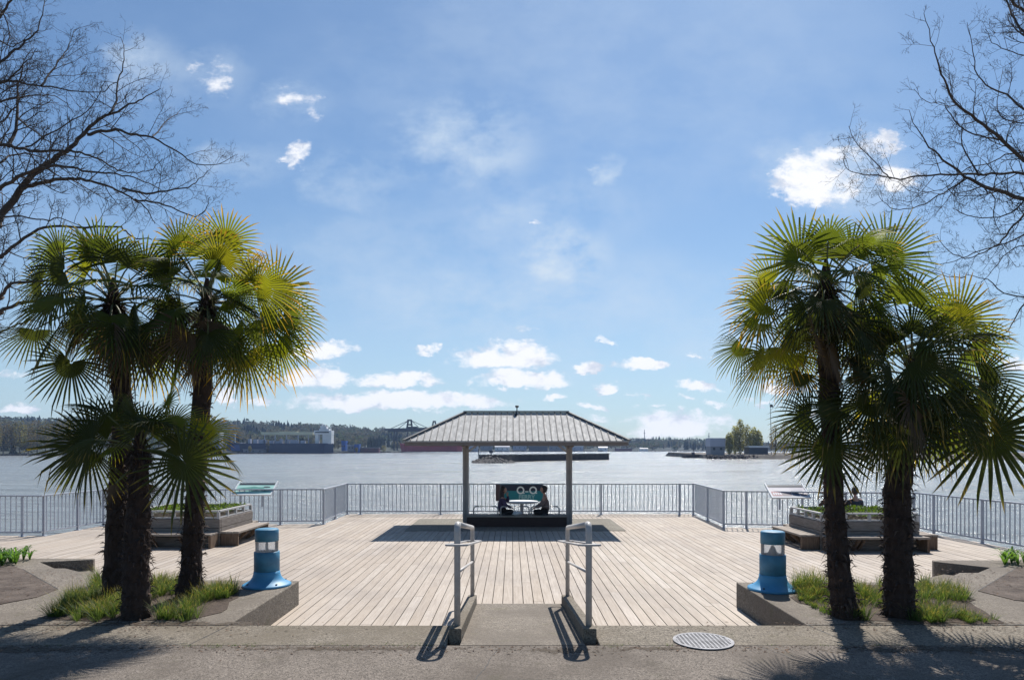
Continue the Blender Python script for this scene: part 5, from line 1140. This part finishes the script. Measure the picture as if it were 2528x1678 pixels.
# float and its post at the island tip
r = world_thing('floating_dock', 'dark low floating dock at the left tip of the island', 'dock', S(1735, 1126, WZD(1130)))
dd = WZD(1130.2)
part(r, 'hull', 'drift', lambda m: box_at(m, 1693, 1775, 1122, 1130, dd, 9))
part(r, 'post', 'darksteel', lambda m: m.tube([S(1712,1131,dd-1), S(1712,1100,dd-1)], .18, 8)); part(r, 'box', 'darksteel', lambda m: box_at(m, 1709, 1715, 1116, 1122, dd+1, 2))
# breakwater
d1, d2 = 262, 318
r = world_thing('breakwater', 'long dark timber breakwater wall standing in the river', 'breakwater', S(1300, 1135, 290))
A = S(1183, 1104, d1); B = S(1503, 1104, d2)
def wall(m):
    u = (B-A); n = 150
    for i in range(n):
        p = A.lerp(B, (i+.5)/n); m.box(p.x-u.x/n/2*.97, p.x+u.x/n/2*.97, p.y-.5, p.y+.5, WZ-1, WZ+2.65+.12*math.sin(i*5.1))
part(r, 'sheet_wall', 'maroon_wall' if False else 'drift', wall)
part(r, 'cap_beam', 'drift', lambda m: m.bar(Vector((A.x, A.y, WZ+2.8)), Vector((B.x, B.y, WZ+2.8)), 1.3, .3))
part(r, 'post', 'darksteel', lambda m: m.tube([(A.x-.2, A.y, WZ), (A.x-.2, A.y, WZ+5.2)], .16, 8))
part(r, 'beacon', 'darksteel', lambda m: (m.box(A.x+4.4, A.x+4.8, A.y-1.2, A.y-.8, WZ+2, WZ+4.6), m.box(A.x+3.9, A.x+5.3, A.y-1.6, A.y-.4, WZ+3.6, WZ+4.5)))
rr = random.Random(8); 
def rocks(m):
    for i in range(420):
        t = rr.random(); px = 1168+102*t; h = 3.2*max(0, 1-abs(t-.45)/.55)**.8; dd = rr.uniform(246, 256); p = S(px, 1104, dd); p.z = WZ+h*rr.uniform(0, .85)*(dd-244)/12; s = rr.uniform(.3, .75)
        m.add([p+Vector((-s,rr.uniform(-.2,.2),0)), p+Vector((s,0,rr.uniform(-.2,.2))), p+Vector((0,-s,0)), p+Vector((0,s,0)), p+Vector((rr.uniform(-.3,.3),0,s*.7)), p+Vector((0,0,-s))], [(0,2,4),(2,1,4),(1,3,4),(3,0,4),(2,0,5),(1,2,5),(3,1,5),(0,3,5)])
mb = MB(); rocks(mb); M['rock'] = mat('pale_rock', (.20,.18,.16), .9, col2=(.10,.09,.08), vscale=1.2); tag(mb.build('rock_pile', M['rock']), 'rock pile at the left end of the breakwater', 'rocks', kind='stuff')
# radio masts on the far ridge
for px, y0, lab in ((1591, 1060, 'thin radio mast on the far ridge right of the pavilion'), (1750, 1068, 'short radio mast on the far ridge by the island')):
    r = world_thing('radio_mast', lab, 'mast', S(px, 1085, 1500)); part(r, 'lattice', 'grey', lambda m: m.tube([S(px,1100,1500), S(px,y0,1500)], [1.1,.6], 6)); part(r, 'platform', 'grey', lambda m: box_at(m, px-2, px+2, y0+8, y0+9.5, 1500, 2))
# ------------------------------------------------------------------ air
hz = bpy.data.materials.new('river_air'); hz.use_nodes = True; q = G(hz.node_tree)
for n in list(q.n):
    if n.type != 'OUTPUT_MATERIAL': q.n.remove(n)
vv = q.node('ShaderNodeVolumePrincipled'); vv.inputs['Color'].default_value = (.45,.64,1,1); vv.inputs['Density'].default_value = 0.00013; vv.inputs['Anisotropy'].default_value = .2
q.l.new(vv.outputs[0], [n for n in q.n if n.type == 'OUTPUT_MATERIAL'][0].inputs['Volume'])
mb = MB(); mb.box(-2600, 2600, -60, 2100, -7.5, 110); o = mb.build('haze', hz); tag(o, 'thin bluish air over the river toward the far bank', 'haze', kind='stuff')
